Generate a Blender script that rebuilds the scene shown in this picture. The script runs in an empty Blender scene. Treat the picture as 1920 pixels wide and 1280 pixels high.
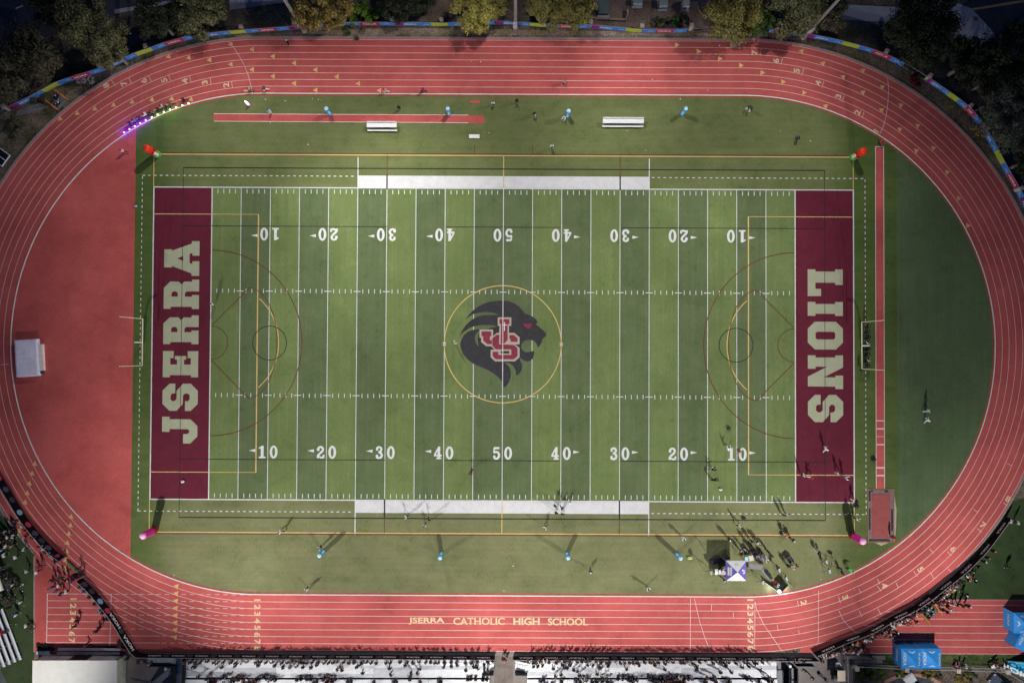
import bpy, bmesh, math, random
from mathutils import Vector, Matrix, Euler
from mathutils.geometry import tessellate_polygon

S = bpy.context.scene
COL = S.collection
R_ = math.radians
rng = random.Random(7)

# ---------------------------------------------------------------- camera
CAM_LOC = Vector((1.508, -1.270, 106.723))
CAM_ROT = Euler((0.0158914, 0.0005592, 0.0047301), 'XYZ')
cam_d = bpy.data.cameras.new("camera")
cam_d.sensor_width = 36.0
cam_d.lens = 24.0
cam_d.clip_start = 0.5
cam_d.clip_end = 2000
cam = bpy.data.objects.new("camera", cam_d)
cam.location = CAM_LOC
cam.rotation_euler = CAM_ROT
COL.objects.link(cam)
S.camera = cam

# ---------------------------------------------------------------- sky (deep dusk)
W = bpy.data.worlds.new("World")
S.world = W
W.use_nodes = True
wn = W.node_tree.nodes
sky = wn.new("ShaderNodeTexSky")
sky.sky_type = 'NISHITA'
sky.sun_disc = False
sky.sun_elevation = R_(1.2)
sky.ozone_density = 6.0
sky.air_density = 1.4
sky.sun_rotation = R_(255)
bg = wn["Background"]
bg.inputs[1].default_value = SKY_STRENGTH = 0.15
W.node_tree.links.new(sky.outputs[0], bg.inputs[0])

S.view_settings.view_transform = 'Standard'
S.view_settings.look = 'None'
S.view_settings.exposure = 0.0
S.view_settings.gamma = 1.0
S.cycles.max_bounces = 5
S.cycles.diffuse_bounces = 2
S.cycles.glossy_bounces = 2
S.cycles.caustics_reflective = False
S.cycles.caustics_refractive = False

# ---------------------------------------------------------------- helpers
_M = CAM_ROT.to_matrix()
def P(px, py, z=0.0):
    """ground (or height z) point of the place seen at a pixel of the 1920 x 1280 photograph"""
    d = _M @ Vector(((px - 960) / 1280.0, -(py - 640) / 1280.0, -1.0))
    t = (z - CAM_LOC.z) / d.z
    return CAM_LOC + d * t
def P2(px, py, z=0.0):
    v = P(px, py, z)
    return (v.x, v.y)

class MB:
    """collects faces, then links them as ONE mesh object"""
    def __init__(s):
        s.v = []; s.f = []; s.m = []
    def face(s, pts, m=0):
        b = len(s.v)
        s.v += [tuple(p) for p in pts]
        s.f.append(tuple(range(b, b + len(pts)))); s.m.append(m)
    def tris(s, vs, fs, m=0):
        b = len(s.v)
        s.v += [tuple(p) for p in vs]
        for f in fs:
            s.f.append(tuple(b + i for i in f)); s.m.append(m)
    def poly(s, loops, z, m=0):
        """flat polygon, first loop outer, others holes; loops of (x, y)"""
        ls = [[Vector((p[0], p[1], 0)) for p in l] for l in loops]
        flat = [p for l in loops for p in l]
        t = tessellate_polygon(ls)
        fs = []
        for a, b, c in t:
            A, B, C = flat[a], flat[b], flat[c]
            if (B[0]-A[0])*(C[1]-A[1]) - (B[1]-A[1])*(C[0]-A[0]) < 0: b, c = c, b
            fs.append((a, b, c))
        s.tris([(p[0], p[1], z) for p in flat], fs, m)
    def line(s, pts, w, z, m=0, closed=False):
        """flat painted line of width w along pts (x, y)"""
        n = len(pts)
        L = []; Rr = []
        for i, p in enumerate(pts):
            a = pts[i-1] if (i > 0 or closed) else p
            b = pts[(i+1) % n] if (i < n-1 or closed) else p
            tx, ty = b[0]-a[0], b[1]-a[1]
            l = math.hypot(tx, ty) or 1
            nx, ny = -ty/l, tx/l
            k = w/2
            if (i > 0 and i < n-1) or closed:
                d1 = Vector((p[0]-a[0], p[1]-a[1])); d2 = Vector((b[0]-p[0], b[1]-p[1]))
                if d1.length > 1e-6 and d2.length > 1e-6:
                    c = max(0.35, math.cos(d1.angle(d2)/2)); k = w/2/c
            L.append((p[0]+nx*k, p[1]+ny*k, z)); Rr.append((p[0]-nx*k, p[1]-ny*k, z))
        for i in range(n if closed else n-1):
            j = (i+1) % n
            s.face([Rr[i], Rr[j], L[j], L[i]], m)
    def box(s, lo, hi, m=0, mat=None):
        x0, y0, z0 = lo; x1, y1, z1 = hi
        c = [(x0,y0,z0),(x1,y0,z0),(x1,y1,z0),(x0,y1,z0),(x0,y0,z1),(x1,y0,z1),(x1,y1,z1),(x0,y1,z1)]
        if mat is not None: c = [tuple(mat @ Vector(p)) for p in c]
        s.tris(c, [(0,3,2,1),(4,5,6,7),(0,1,5,4),(1,2,6,5),(2,3,7,6),(3,0,4,7)], m)
    def tube(s, a, b, r0, r1=None, n=10, m=0, caps=True):
        a = Vector(a); b = Vector(b); r1 = r0 if r1 is None else r1
        d = (b-a).normalized()
        u = d.orthogonal().normalized(); w = d.cross(u)
        A = [a + (u*math.cos(t)+w*math.sin(t))*r0 for t in [2*math.pi*i/n for i in range(n)]]
        B = [b + (u*math.cos(t)+w*math.sin(t))*r1 for t in [2*math.pi*i/n for i in range(n)]]
        fs = [(i, (i+1) % n, n+(i+1) % n, n+i) for i in range(n)]
        if caps: fs += [tuple(range(n-1, -1, -1)), tuple(range(n, 2*n))]
        s.tris(A+B, fs, m)
    def lathe(s, prof, c=(0,0,0), n=20, m=0, mfun=None):
        """profile of (r, z) turned about the vertical axis through c"""
        vs = []; fs = []; ms = []
        for r, z in prof:
            for i in range(n):
                t = 2*math.pi*i/n
                vs.append((c[0]+r*math.cos(t), c[1]+r*math.sin(t), c[2]+z))
        b = len(s.v); s.v += vs
        for k in range(len(prof)-1):
            for i in range(n):
                j = (i+1) % n
                s.f.append((b+k*n+i, b+k*n+j, b+(k+1)*n+j, b+(k+1)*n+i))
                s.m.append(mfun(k, i) if mfun else m)
    def ball(s, c, r, m=0, n=12, sc=(1,1,1)):
        prof = [(max(1e-4, r*math.sin(math.pi*k/8)), -r*math.cos(math.pi*k/8)) for k in range(9)]
        b = len(s.v)
        s.lathe(prof, (0,0,0), n, m)
        for i in range(b, len(s.v)):
            x, y, z = s.v[i]; s.v[i] = (c[0]+x*sc[0], c[1]+y*sc[1], c[2]+z*sc[2])
    def mesh(s, name, mats, smooth=False):
        me = bpy.data.meshes.new(name)
        me.from_pydata(s.v, [], s.f)
        for mm in (mats if isinstance(mats, (list, tuple)) else [mats]): me.materials.append(mm)
        me.polygons.foreach_set("material_index", s.m)
        if smooth: me.polygons.foreach_set("use_smooth", [True]*len(s.f))
        me.update()
        return me
    def build(s, name, mats, parent=None, smooth=False, loc=None, rz=None):
        o = bpy.data.objects.new(name, s.mesh(name, mats, smooth))
        COL.objects.link(o)
        if parent is not None: o.parent = parent
        if loc is not None: o.location = loc
        if rz is not None: o.rotation_euler = (0, 0, rz)
        return o

def tag(o, label, cat, group=None):
    o["label"] = label; o["category"] = cat
    if group: o["group"] = group
    return o
def struct(o):
    o["kind"] = "structure"; return o
def stuff(o):
    o["kind"] = "stuff"; return o
def empty(name, loc, label, cat, group=None, rz=0.0):
    o = bpy.data.objects.new(name, None)
    o.empty_display_size = 0.3
    COL.objects.link(o); o.location = loc; o.rotation_euler = (0, 0, rz)
    return tag(o, label, cat, group)
def copy_tree(o, parent=None):
    c = o.copy(); COL.objects.link(c)
    if parent is not None: c.parent = parent
    for ch in [x for x in COL.objects if x.parent == o]: copy_tree(ch, c)
    return c

# ---------------------------------------------------------------- materials
def mat(name, col, rough=0.7, var=0.0, scale=3.0, col2=None, fine=0.0, fscale=60.0, spec=0.3, emit=0.0, bump=0.0, metal=0.0):
    m = bpy.data.materials.new(name); m.use_nodes = True
    nt = m.node_tree; N = nt.nodes; L = nt.links
    b = N["Principled BSDF"]
    b.inputs["Roughness"].default_value = rough
    b.inputs["Specular IOR Level"].default_value = spec
    b.inputs["Metallic"].default_value = metal
    b.inputs["Base Color"].default_value = (*col, 1)
    if emit:
        b.inputs["Emission Color"].default_value = (*col, 1); b.inputs["Emission Strength"].default_value = emit
    if var or col2 or fine:
        tc = N.new("ShaderNodeTexCoord")
        n1 = N.new("ShaderNodeTexNoise"); n1.inputs["Scale"].default_value = scale
        n1.inputs["Detail"].default_value = 6; n1.inputs["Roughness"].default_value = 0.6
        L.new(tc.outputs["Object"], n1.inputs["Vector"])
        r = N.new("ShaderNodeMapRange"); r.inputs[1].default_value = 0.32; r.inputs[2].default_value = 0.68
        L.new(n1.outputs["Fac"], r.inputs[0])
        mx = N.new("ShaderNodeMix"); mx.data_type = 'RGBA'
        c2 = col2 if col2 else tuple(c*(1-var) for c in col)
        mx.inputs[6].default_value = (*(col if col2 else tuple(min(1, c*(1+var)) for c in col)), 1)
        mx.inputs[7].default_value = (*c2, 1)
        L.new(r.outputs[0], mx.inputs[0])
        out = mx.outputs[2]
        if fine:
            n2 = N.new("ShaderNodeTexNoise"); n2.inputs["Scale"].default_value = fscale; n2.inputs["Detail"].default_value = 3
            L.new(tc.outputs["Object"], n2.inputs["Vector"])
            r2 = N.new("ShaderNodeMapRange"); r2.inputs[1].default_value = 0.3; r2.inputs[2].default_value = 0.7
            r2.inputs[3].default_value = 1-fine; r2.inputs[4].default_value = 1+fine
            L.new(n2.outputs["Fac"], r2.inputs[0])
            ml = N.new("ShaderNodeMix"); ml.data_type = 'RGBA'; ml.blend_type = 'MULTIPLY'; ml.inputs[0].default_value = 1
            L.new(out, ml.inputs[6]); L.new(r2.outputs[0], ml.inputs[7]); out = ml.outputs[2]
        L.new(out, b.inputs["Base Color"])
        if bump:
            bp = N.new("ShaderNodeBump"); bp.inputs["Strength"].default_value = bump; bp.inputs["Distance"].default_value = 0.05
            L.new(n1.outputs["Fac"], bp.inputs["Height"]); L.new(bp.outputs[0], b.inputs["Normal"])
    return m

def ground_mat(name, cols, scale, fine_scale, rough=0.9, stretch=None, big=0.0):
    """patchy ground: a noise picks between several true colours, a fine noise breaks them up"""
    m = bpy.data.materials.new(name); m.use_nodes = True
    nt = m.node_tree; N = nt.nodes; L = nt.links
    b = N["Principled BSDF"]; b.inputs["Roughness"].default_value = rough; b.inputs["Specular IOR Level"].default_value = 0.2
    tc = N.new("ShaderNodeTexCoord"); vec = tc.outputs["Object"]
    n1 = N.new("ShaderNodeTexNoise"); n1.inputs["Scale"].default_value = scale; n1.inputs["Detail"].default_value = 8; n1.inputs["Roughness"].default_value = 0.65
    L.new(vec, n1.inputs["Vector"])
    n2 = N.new("ShaderNodeTexNoise"); n2.inputs["Scale"].default_value = fine_scale; n2.inputs["Detail"].default_value = 4
    if stretch:
        mp = N.new("ShaderNodeMapping"); mp.inputs["Scale"].default_value = stretch
        L.new(vec, mp.inputs["Vector"]); L.new(mp.outputs[0], n2.inputs["Vector"])
    else: L.new(vec, n2.inputs["Vector"])
    add = N.new("ShaderNodeMath"); add.operation = 'MULTIPLY_ADD'
    sub = N.new("ShaderNodeMath"); sub.operation = 'SUBTRACT'; sub.inputs[1].default_value = 0.5
    L.new(n2.outputs["Fac"], sub.inputs[0]); L.new(sub.outputs[0], add.inputs[0]); add.inputs[1].default_value = 0.7
    L.new(n1.outputs["Fac"], add.inputs[2])
    rp = N.new("ShaderNodeValToRGB")
    el = rp.color_ramp.elements
    while len(el) > 1: el.remove(el[0])
    for i, c in enumerate(cols):
        pos = 0.3 + 0.4*i/max(1, len(cols)-1)
        if i == 0: el[0].position = pos; el[0].color = (*c, 1)
        else:
            e = el.new(pos); e.color = (*c, 1)
    L.new(add.outputs[0], rp.inputs[0])
    out = rp.outputs[0]
    if big:
        n3 = N.new("ShaderNodeTexNoise"); n3.inputs["Scale"].default_value = 0.07; n3.inputs["Detail"].default_value = 3
        L.new(vec, n3.inputs["Vector"])
        r2 = N.new("ShaderNodeMapRange"); r2.inputs[1].default_value = 0.3; r2.inputs[2].default_value = 0.7
        r2.inputs[3].default_value = 1-big; r2.inputs[4].default_value = 1+big
        L.new(n3.outputs["Fac"], r2.inputs[0])
        ml = N.new("ShaderNodeMix"); ml.data_type = 'RGBA'; ml.blend_type = 'MULTIPLY'; ml.inputs[0].default_value = 1
        L.new(out, ml.inputs[6]); L.new(r2.outputs[0], ml.inputs[7]); out = ml.outputs[2]
    L.new(out, b.inputs["Base Color"])
    return m

def mul(c, k): return tuple(x*k for x in c)
def streaks(m, sx_, sy_, amt):
    nt = m.node_tree; N = nt.nodes; L = nt.links; b = N["Principled BSDF"]; src = b.inputs["Base Color"].links[0].from_socket
    tc = N.new("ShaderNodeTexCoord"); mp = N.new("ShaderNodeMapping"); mp.inputs["Scale"].default_value = (sx_, sy_, 1); L.new(tc.outputs["Object"], mp.inputs["Vector"])
    n = N.new("ShaderNodeTexNoise"); n.inputs["Scale"].default_value = 1.0; n.inputs["Detail"].default_value = 5; n.inputs["Roughness"].default_value = .7; L.new(mp.outputs[0], n.inputs["Vector"])
    r = N.new("ShaderNodeMapRange"); r.inputs[1].default_value = .3; r.inputs[2].default_value = .7; r.inputs[3].default_value = 1-amt; r.inputs[4].default_value = 1+amt; L.new(n.outputs["Fac"], r.inputs[0])
    mx = N.new("ShaderNodeMix"); mx.data_type = 'RGBA'; mx.blend_type = 'MULTIPLY'; mx.inputs[0].default_value = 1
    L.new(src, mx.inputs[6]); L.new(r.outputs[0], mx.inputs[7]); L.new(mx.outputs[2], b.inputs["Base Color"])
def turf_mat(name, c, olive, along=(1.6, .05)):
    m = ground_mat(name, [mul(c, 0.80), c, mul(olive, 1.0), mul(c, 1.2)], 0.35, 7.0, 0.9, (1.0, 0.25, 1.0), big=0.14)
    streaks(m, along[0], along[1], .10)
    return m

M = {}
M['ground'] = ground_mat("soil_and_litter", [(.055,.060,.028),(.11,.092,.058),(.21,.155,.115),(.30,.235,.18)], 0.30, 4.0)
M['grass_rough'] = ground_mat("rough_grass", [(.02,.035,.012),(.045,.07,.02),(.10,.11,.04),(.16,.12,.06)], 0.5, 5.0)
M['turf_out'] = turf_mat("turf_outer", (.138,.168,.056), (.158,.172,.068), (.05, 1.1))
def side_tint(m, c_low, c_end):
    """lighter, greyer colour towards the bottom side, darker and greener behind the goals"""
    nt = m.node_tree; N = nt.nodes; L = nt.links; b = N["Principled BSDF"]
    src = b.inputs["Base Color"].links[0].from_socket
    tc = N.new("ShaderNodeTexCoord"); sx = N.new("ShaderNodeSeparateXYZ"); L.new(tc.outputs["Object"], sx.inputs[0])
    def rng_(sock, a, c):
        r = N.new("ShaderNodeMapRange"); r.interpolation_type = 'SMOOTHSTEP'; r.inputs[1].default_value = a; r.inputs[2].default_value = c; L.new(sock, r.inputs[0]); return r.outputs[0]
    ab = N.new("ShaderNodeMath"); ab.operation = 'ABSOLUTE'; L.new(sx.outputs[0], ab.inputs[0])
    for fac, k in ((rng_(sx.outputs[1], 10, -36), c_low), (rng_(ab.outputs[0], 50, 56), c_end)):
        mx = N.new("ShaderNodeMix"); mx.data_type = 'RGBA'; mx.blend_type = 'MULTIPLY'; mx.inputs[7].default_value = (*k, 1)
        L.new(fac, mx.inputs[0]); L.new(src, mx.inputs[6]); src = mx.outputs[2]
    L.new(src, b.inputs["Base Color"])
side_tint(M['turf_out'], (1.26,1.12,1.40), (.60,.76,.50))
M['turf_light'] = turf_mat("turf_light_band", (.152,.207,.066), (.162,.202,.074))
M['turf_dark'] = turf_mat("turf_dark_band", (.110,.153,.062), (.122,.152,.069))
M['turf_deep'] = turf_mat("turf_deep", (.098,.150,.062), (.108,.146,.070))
M['track'] = ground_mat("track_rubber", [(.43,.080,.070),(.52,.100,.088),(.57,.112,.099),(.61,.130,.116)], 0.16, 5.0, 0.85, big=0.16)
M['track_edge'] = mat("track_edge", (.34,.10,.055), 0.9, 0.2, 2.0)
streaks(M['track'], .9, .9, .07)
M['maroon'] = ground_mat("end_zone_turf", [(.118,.014,.028),(.136,.016,.033),(.15,.020,.038)], 0.5, 7.0, 0.9, (1,.25,1), big=0.1)
M['tan'] = ground_mat("letter_turf", [(.40,.41,.265),(.44,.45,.295),(.47,.475,.32)], 0.8, 9.0, 0.9, (1,.25,1))
M['white_turf'] = ground_mat("white_turf", [(.60,.585,.58),(.67,.655,.65),(.72,.71,.70)], 0.8, 9.0, 0.9, (1,.25,1))
M['line'] = mat("line_white", (.70,.70,.67), 0.8, 0.10, 2.2)
M['lane'] = mat("lane_white", (.82,.64,.62), 0.8, 0.08, 0.6)
M['yellow'] = mat("line_yellow", (.68,.46,.17), 0.8, 0.08, 0.6)
M['black'] = mat("line_black", (.018,.020,.022), 0.85)
M['red_line'] = mat("line_maroon", (.16,.035,.025), 0.85, 0.15, 0.5)
M['gold'] = mat("paint_gold", (.80,.47,.18), 0.8, 0.12, 0.9)
M['cream'] = mat("paint_cream", (.80,.56,.33), 0.8, 0.12, 0.9)
M['emblem'] = ground_mat("emblem_charcoal", [(.036,.034,.037),(.045,.042,.046),(.056,.053,.057)], 0.8, 9.0, 0.9, (1,.25,1))
M['emblem_red'] = mat("emblem_red", (.24,.032,.066), 0.9, 0.12, 1.0)
M['concrete'] = ground_mat("concrete", [(.20,.17,.155),(.26,.225,.205),(.30,.265,.24)], 0.5, 6.0, 0.85)
M['concrete_blue'] = ground_mat("pale_concrete", [(.40,.40,.43),(.46,.46,.49),(.50,.50,.53)], 0.4, 5.0, 0.85)
M['asphalt'] = ground_mat("asphalt", [(.055,.056,.07),(.075,.076,.09),(.095,.095,.108)], 0.6, 9.0, 0.85)
M['kerb'] = mat("kerb_concrete", (.36,.26,.24), 0.85, 0.15, 2.0)
M['white'] = mat("white_paint", (.78,.78,.76), 0.5, 0.05, 1.5)
M['alu'] = mat("aluminium", (.76,.76,.77), 0.5, 0.08, 1.2, spec=0.4)
M['alu_shade'] = mat("aluminium_dull", (.42,.42,.43), 0.55, 0.1, 1.2)
M['steel'] = mat("galvanised_steel", (.30,.30,.31), 0.5, 0.12, 2.0, spec=0.5)
M['dark'] = mat("black_fabric", (.012,.012,.015), 0.8)
M['charcoal'] = mat("charcoal", (.035,.035,.04), 0.7, 0.2, 3.0)
M['grey'] = mat("grey_paint", (.20,.20,.21), 0.6, 0.1, 2.0)
M['stone'] = mat("pillar_stone", (.52,.43,.36), 0.85, 0.15, 4.0)
M['b_blue'] = mat("banner_blue", (.05,.19,.58), 0.6, 0.1, 1.0)
M['b_purple'] = mat("banner_purple", (.24,.015,.22), 0.6)
M['b_magenta'] = mat("banner_magenta", (.42,.012,.09), 0.6)
M['b_green'] = mat("banner_green", (.40,.46,.045), 0.6, 0.12, 1.0)
M['t_blue'] = mat("tent_blue", (.03,.29,.74), 0.6, 0.10, 1.0)
M['t_cyan'] = mat("arch_cyan", (.035,.42,.72), 0.5, 0.06, 0.8)
M['t_purple'] = mat("tent_purple", (.14,.09,.38), 0.6)
M['col_blue'] = mat("inflatable_blue", (.035,.28,.62), 0.4, 0.05, 1.0)
M['col_pale'] = mat("inflatable_pale_blue", (.45,.72,.85), 0.4)
M['col_red'] = mat("inflatable_red", (.75,.035,.012), 0.4)
M['col_dred'] = mat("inflatable_deep_red", (.38,.012,.01), 0.4)
M['col_orange'] = mat("inflatable_orange", (.42,.18,.03), 0.4)
M['col_green'] = mat("inflatable_green", (.10,.42,.08), 0.4)
M['col_pink'] = mat("inflatable_pink", (.72,.02,.30), 0.4)
M['col_paleP'] = mat("inflatable_pale_pink", (.85,.38,.62), 0.4)
M['sand'] = mat("sand", (.50,.40,.29), 0.95, 0.15, 3.0, fine=0.1)
M['skin'] = mat("skin", (.42,.24,.16), 0.6)
M['skin2'] = mat("skin_dark", (.17,.085,.05), 0.6)
M['eye'] = mat("eye", (.03,.025,.02), 0.3)
M['wood'] = mat("timber", (.34,.22,.13), 0.8, 0.2, 3.0)
M['orange'] = mat("orange_paint", (.70,.23,.02), 0.5)
M['glass'] = mat("dark_glass", (.01,.012,.016), 0.08, spec=0.6)
M['roof'] = mat("roof_cream", (.82,.80,.72), 0.6, 0.05, 0.8)
M['siding'] = mat("metal_siding", (.50,.50,.42), 0.55, 0.12, 1.5)
M['bark'] = mat("bark", (.20,.165,.13), 0.9, 0.3, 3.0)

# ---------------------------------------------------------------- floodlight masts
def floodlight(px, py, label, aim, beams, h=30.0):
    base = P(px, py, 0)
    t = empty("floodlight_mast", base, label, "floodlight", "floodlight masts around the stadium")
    b = MB(); b.tube((0,0,0), (0,0,h), 0.30, 0.13, 14); b.build("pole", M['steel'], t, True)
    b = MB(); b.lathe([(0.45,0),(0.45,0.5),(0.3,0.55)], (0,0,0), 14); b.build("footing", M['kerb'], t)
    d = Vector((aim[0]-base.x, aim[1]-base.y, 0)); L = d.length; d.normalize(); s = Vector((-d.y, d.x, 0))
    b = MB()
    b.tube(s*-2.2+Vector((0,0,h-0.1)), s*2.2+Vector((0,0,h-0.1)), 0.09, n=8)
    b.tube(s*-2.2+Vector((0,0,h-1.3)), s*2.2+Vector((0,0,h-1.3)), 0.09, n=8)
    b.build("crossarm", M['steel'], t)
    tilt = math.atan2(h, L)
    for row in (0, 1):
        for k in range(5):
            c = s*(-2.0+k) + d*0.35 + Vector((0, 0, h-0.1-1.2*row))
            ax = d*math.cos(tilt) - Vector((0,0,1))*math.sin(tilt)
            hb = MB(); hb.tube(c-ax*0.3, c, 0.12, 0.33, 12); ho = hb.build("lamp_head", M['grey'], t)
            lb = MB(); lb.tube(c+ax*0.005, c+ax*0.02, 0.29, n=12); lb.build("lens", M['lens'], ho)
    b = MB(); b.box((-0.32,-0.2,0), (0.32,0.2,1.5), mat=Matrix.Translation(d*0.42+Vector((0,0,2.6)))); b.build("cabinet", M['alu_shade'], t)
    for aim, deg, kw in beams:
        ld = bpy.data.lights.new("floodlight_beam", 'SPOT')
        ld.energy = kw*1000.0*BEAM; ld.spot_size = R_(deg); ld.spot_blend = 1.0; ld.shadow_soft_size = 0.55
        ld.color = (1.0, 0.985, 0.965)
        lo = bpy.data.objects.new("floodlight_beam", ld); COL.objects.link(lo); lo.parent = t
        lo.location = d*0.9 + Vector((0,0,h-0.7))
        v = Vector((aim[0]-base.x, aim[1]-base.y, 0)) - lo.location
        lo.rotation_euler = v.to_track_quat('-Z', 'Y').to_euler()
    return t
BEAM = 1.03
M['lens'] = mat("lamp_lens", (1,.98,.94), 0.3, emit=25.0)
floodlight(571, 58, "tall grey floodlight mast beside the top banner fence near the yellow autumn tree", (-20, 6), [((-46,8),120,25), ((-6,-8),80,83), ((-66,25),80,15)])
floodlight(966, 62, "slim grey floodlight mast standing behind the middle of the top straight", (0, 6), [((-29,25),80,17), ((-9,25),150,14), ((31,25),80,25)])
floodlight(1506, 71, "grey floodlight mast leaning over the banner fence right of the yellow-green trees", (20, 6), [((33,25),120,17), ((13,-40),80,61), ((-26,25),80,23), ((53,8),80,10)])
floodlight(190, 1420, "floodlight mast behind the cream-roofed building at the bottom left", (-22, -6), [((-21,25),80,144), ((-81,-40),80,41), ((-1,-40),80,62)])
floodlight(888, 1420, "floodlight mast behind the two grandstands at the middle gap", (0, -6), [((8,-40),80,57), ((-32,-40),80,39), ((8,25),80,25), ((-12,25),80,10)])
floodlight(1690, 1420, "floodlight mast behind the planting bed and the paired blue tents", (24, -6), [((81,-40),80,40), ((61,8),80,78), ((1,25),80,85), ((21,-40),80,74)])
# ================================================================ SETTING
TCX, TR, TY0 = 37.8, 39.2, 0.1           # centres, inner radius
def stadium(r, n=64, y0=TY0):
    pts = []
    for i in range(n+1):
        t = -math.pi/2 + math.pi*i/n; pts.append((TCX + r*math.cos(t), y0 + r*math.sin(t)))
    for i in range(n+1):
        t = math.pi/2 + math.pi*i/n; pts.append((-TCX + r*math.cos(t), y0 + r*math.sin(t)))
    return pts
def tangent(x, y):
    """running direction (anticlockwise) at a point of the track"""
    y -= TY0
    if abs(x) <= TCX: return math.pi if y > 0 else 0.0
    cx = TCX if x > 0 else -TCX
    return math.atan2(y, x-cx) + math.pi/2

b = MB(); b.poly([[(-400,-400),(400,-400),(400,400),(-400,400)]], -0.06)
struct(b.build("ground", M['ground']))
def pxpoly(name, pts, z, m, kind=True):
    b = MB(); b.poly([[P2(*p) for p in pts]], z)
    return struct(b.build(name, m))
# bottom apron, roads, paths
pxpoly("apron", [(180,1219),(1600,1222),(1600,1420),(180,1420)], -0.045, M['concrete'])
pxpoly("aisle_paving", [(927,1229),(962,1231),(962,1420),(927,1420)], -0.035, ground_mat("aisle_slabs", [(.15,.12,.105),(.19,.155,.135),(.24,.20,.175)], 0.6, 5))
pxpoly("footpath", [(238,1224),(262,1230),(280,1300),(280,1420),(250,1420),(244,1260)], -0.035, ground_mat("tan_paving", [(.21,.165,.15),(.25,.20,.18),(.28,.22,.20)], 0.6, 5))
pxpoly("side_lawn", [(-200,950),(0,965),(64,1042),(64,1420),(-200,1420)], -0.04, ground_mat("lawn_turf", [(.03,.05,.02),(.045,.07,.028),(.06,.085,.035)], .4, 6))
pxpoly("corner_lawn", [(1700,1130),(1890,940),(2100,900),(2100,1124),(1700,1124)], -0.04, ground_mat("corner_turf", [(.028,.05,.018),(.045,.075,.026),(.06,.09,.035)], 0.4, 6))
pxpoly("grass_verge", [(1600,1221),(2100,1226),(2100,1250),(1600,1247)], -0.04, M['grass_rough'])
pxpoly("planting_bed_soil", [(1600,1247),(2100,1256),(2100,1420),(1600,1420)], -0.045, ground_mat("bed_soil", [(.04,.05,.02),(.09,.075,.05),(.17,.13,.11),(.20,.16,.14)], 0.35, 3))
pxpoly("top_bank", [(440,66),(740,52),(1100,58),(1440,64),(1440,74),(440,82)], -0.05, ground_mat("leaf_litter", [(.10,.12,.045),(.25,.19,.11),(.42,.31,.24),(.54,.43,.34)], 0.3, 7))
pxpoly("bank_soil", [(1088,-20),(1340,-20),(1330,52),(1290,57),(1200,58),(1110,48),(1085,30)], -0.052, ground_mat("bank_soil", [(.13,.09,.07),(.24,.165,.13),(.30,.21,.165),(.36,.26,.21)], .35, 5))
pxpoly("bank_soil", [(715,20),(760,2),(880,-10),(870,34),(800,40),(730,42)], -0.052, ground_mat("bank_soil_path", [(.10,.085,.05),(.20,.14,.10),(.28,.20,.15)], .35, 5))
pxpoly("side_road", [(-120,-60),(560,-160),(560,-6),(420,2),(250,18),(130,60),(40,80),(-120,110)], -0.05, M['asphalt'])
pxpoly("road_dash", [(28,15),(42,9.5),(43.5,12),(29.5,17.5)], -0.045, M['line'])
pxpoly("pavement", [(215,26),(330,6),(420,-2),(560,-10),(560,-14),(420,-8),(330,-1),(215,18)], -0.02, M['concrete_blue'])
pxpoly("pavement", [(430,-40),(540,-40),(540,4),(430,19)], -0.03, M['concrete_blue'])
pxpoly("pavement", [(1578,8),(1690,14),(1690,43),(1578,37)], -0.03, M['concrete_blue'])
pxpoly("pavement", [(1230,-30),(1400,-30),(1400,14),(1330,10),(1262,-2)], -0.03, M['concrete'])
pxpoly("street", [(1790,-80),(2100,-80),(2100,60),(1930,62),(1870,66),(1850,45),(1800,8)], -0.05, M['asphalt'])
pxpoly("pavement", [(1770,30),(1795,6),(1822,16),(1863,60),(1866,70),(1842,92),(1806,84),(1778,60)], -0.03, M['concrete_blue'])
pxpoly("street_line", [(1822,16),(1930,-2),(1930,3),(1822,20)], -0.04, M['gold'])
pxpoly("street_line", [(1890,46),(1935,36),(1935,42),(1892,52)], -0.04, M['gold'])
pxpoly("tactile_plate", [(1823,31),(1833,33),(1834,40),(1825,38)], -0.022, mat("tactile_orange", (.30,.12,.08), 0.8))

# track base, straights running on past the bends
b = MB(); b.poly([[P2(64,1038), P2(64,1222), P2(520,1221), P2(200,980)]], -0.008)
struct(b.build("sprint_chute", M['track']))
b = MB(); b.poly([[P2(1500,1150), P2(1500,1223), P2(2100,1228), P2(2100,1124), P2(1700,1122)]], -0.008)
struct(b.build("straight_extension", M['track']))
b = MB(); b.poly([stadium(TR + 8*1.07 + 0.10)], 0.0)
struct(b.build("running_track", M['track']))
b = MB()
o_ = stadium(TR + 8*1.07 + 0.10); o2 = stadium(TR + 8*1.07 + 0.42)
def arc_keep(p):                       # the outer kerb stops where the straights run on
    return not ((p[1] < -39 and p[0] > 20) or (p[0] < -20 and p[1] < -32.9))
for i in range(len(o_)):
    j = (i+1) % len(o_)
    if arc_keep(o_[i]) and arc_keep(o_[j]):
        A, B, C, D = o_[i], o_[j], o2[j], o2[i]
        b.face([(*A,-.05),(*B,-.05),(*B,.06),(*A,.06)]); b.face([(*A,.06),(*B,.06),(*C,.06),(*D,.06)]); b.face([(*D,.06),(*C,.06),(*C,-.05),(*D,-.05)])
struct(b.build("outer_kerb", M['kerb']))
b = MB(); b.line([P2(64,1042), P2(64,1222)], 0.22, 0.0); struct(b.build("chute_kerb", M['kerb']))
b = MB(); b.line([P2(1712,1123.5), P2(2050,1126)], 0.16, 0.0); struct(b.build("chute_kerb", M['kerb']))

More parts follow.
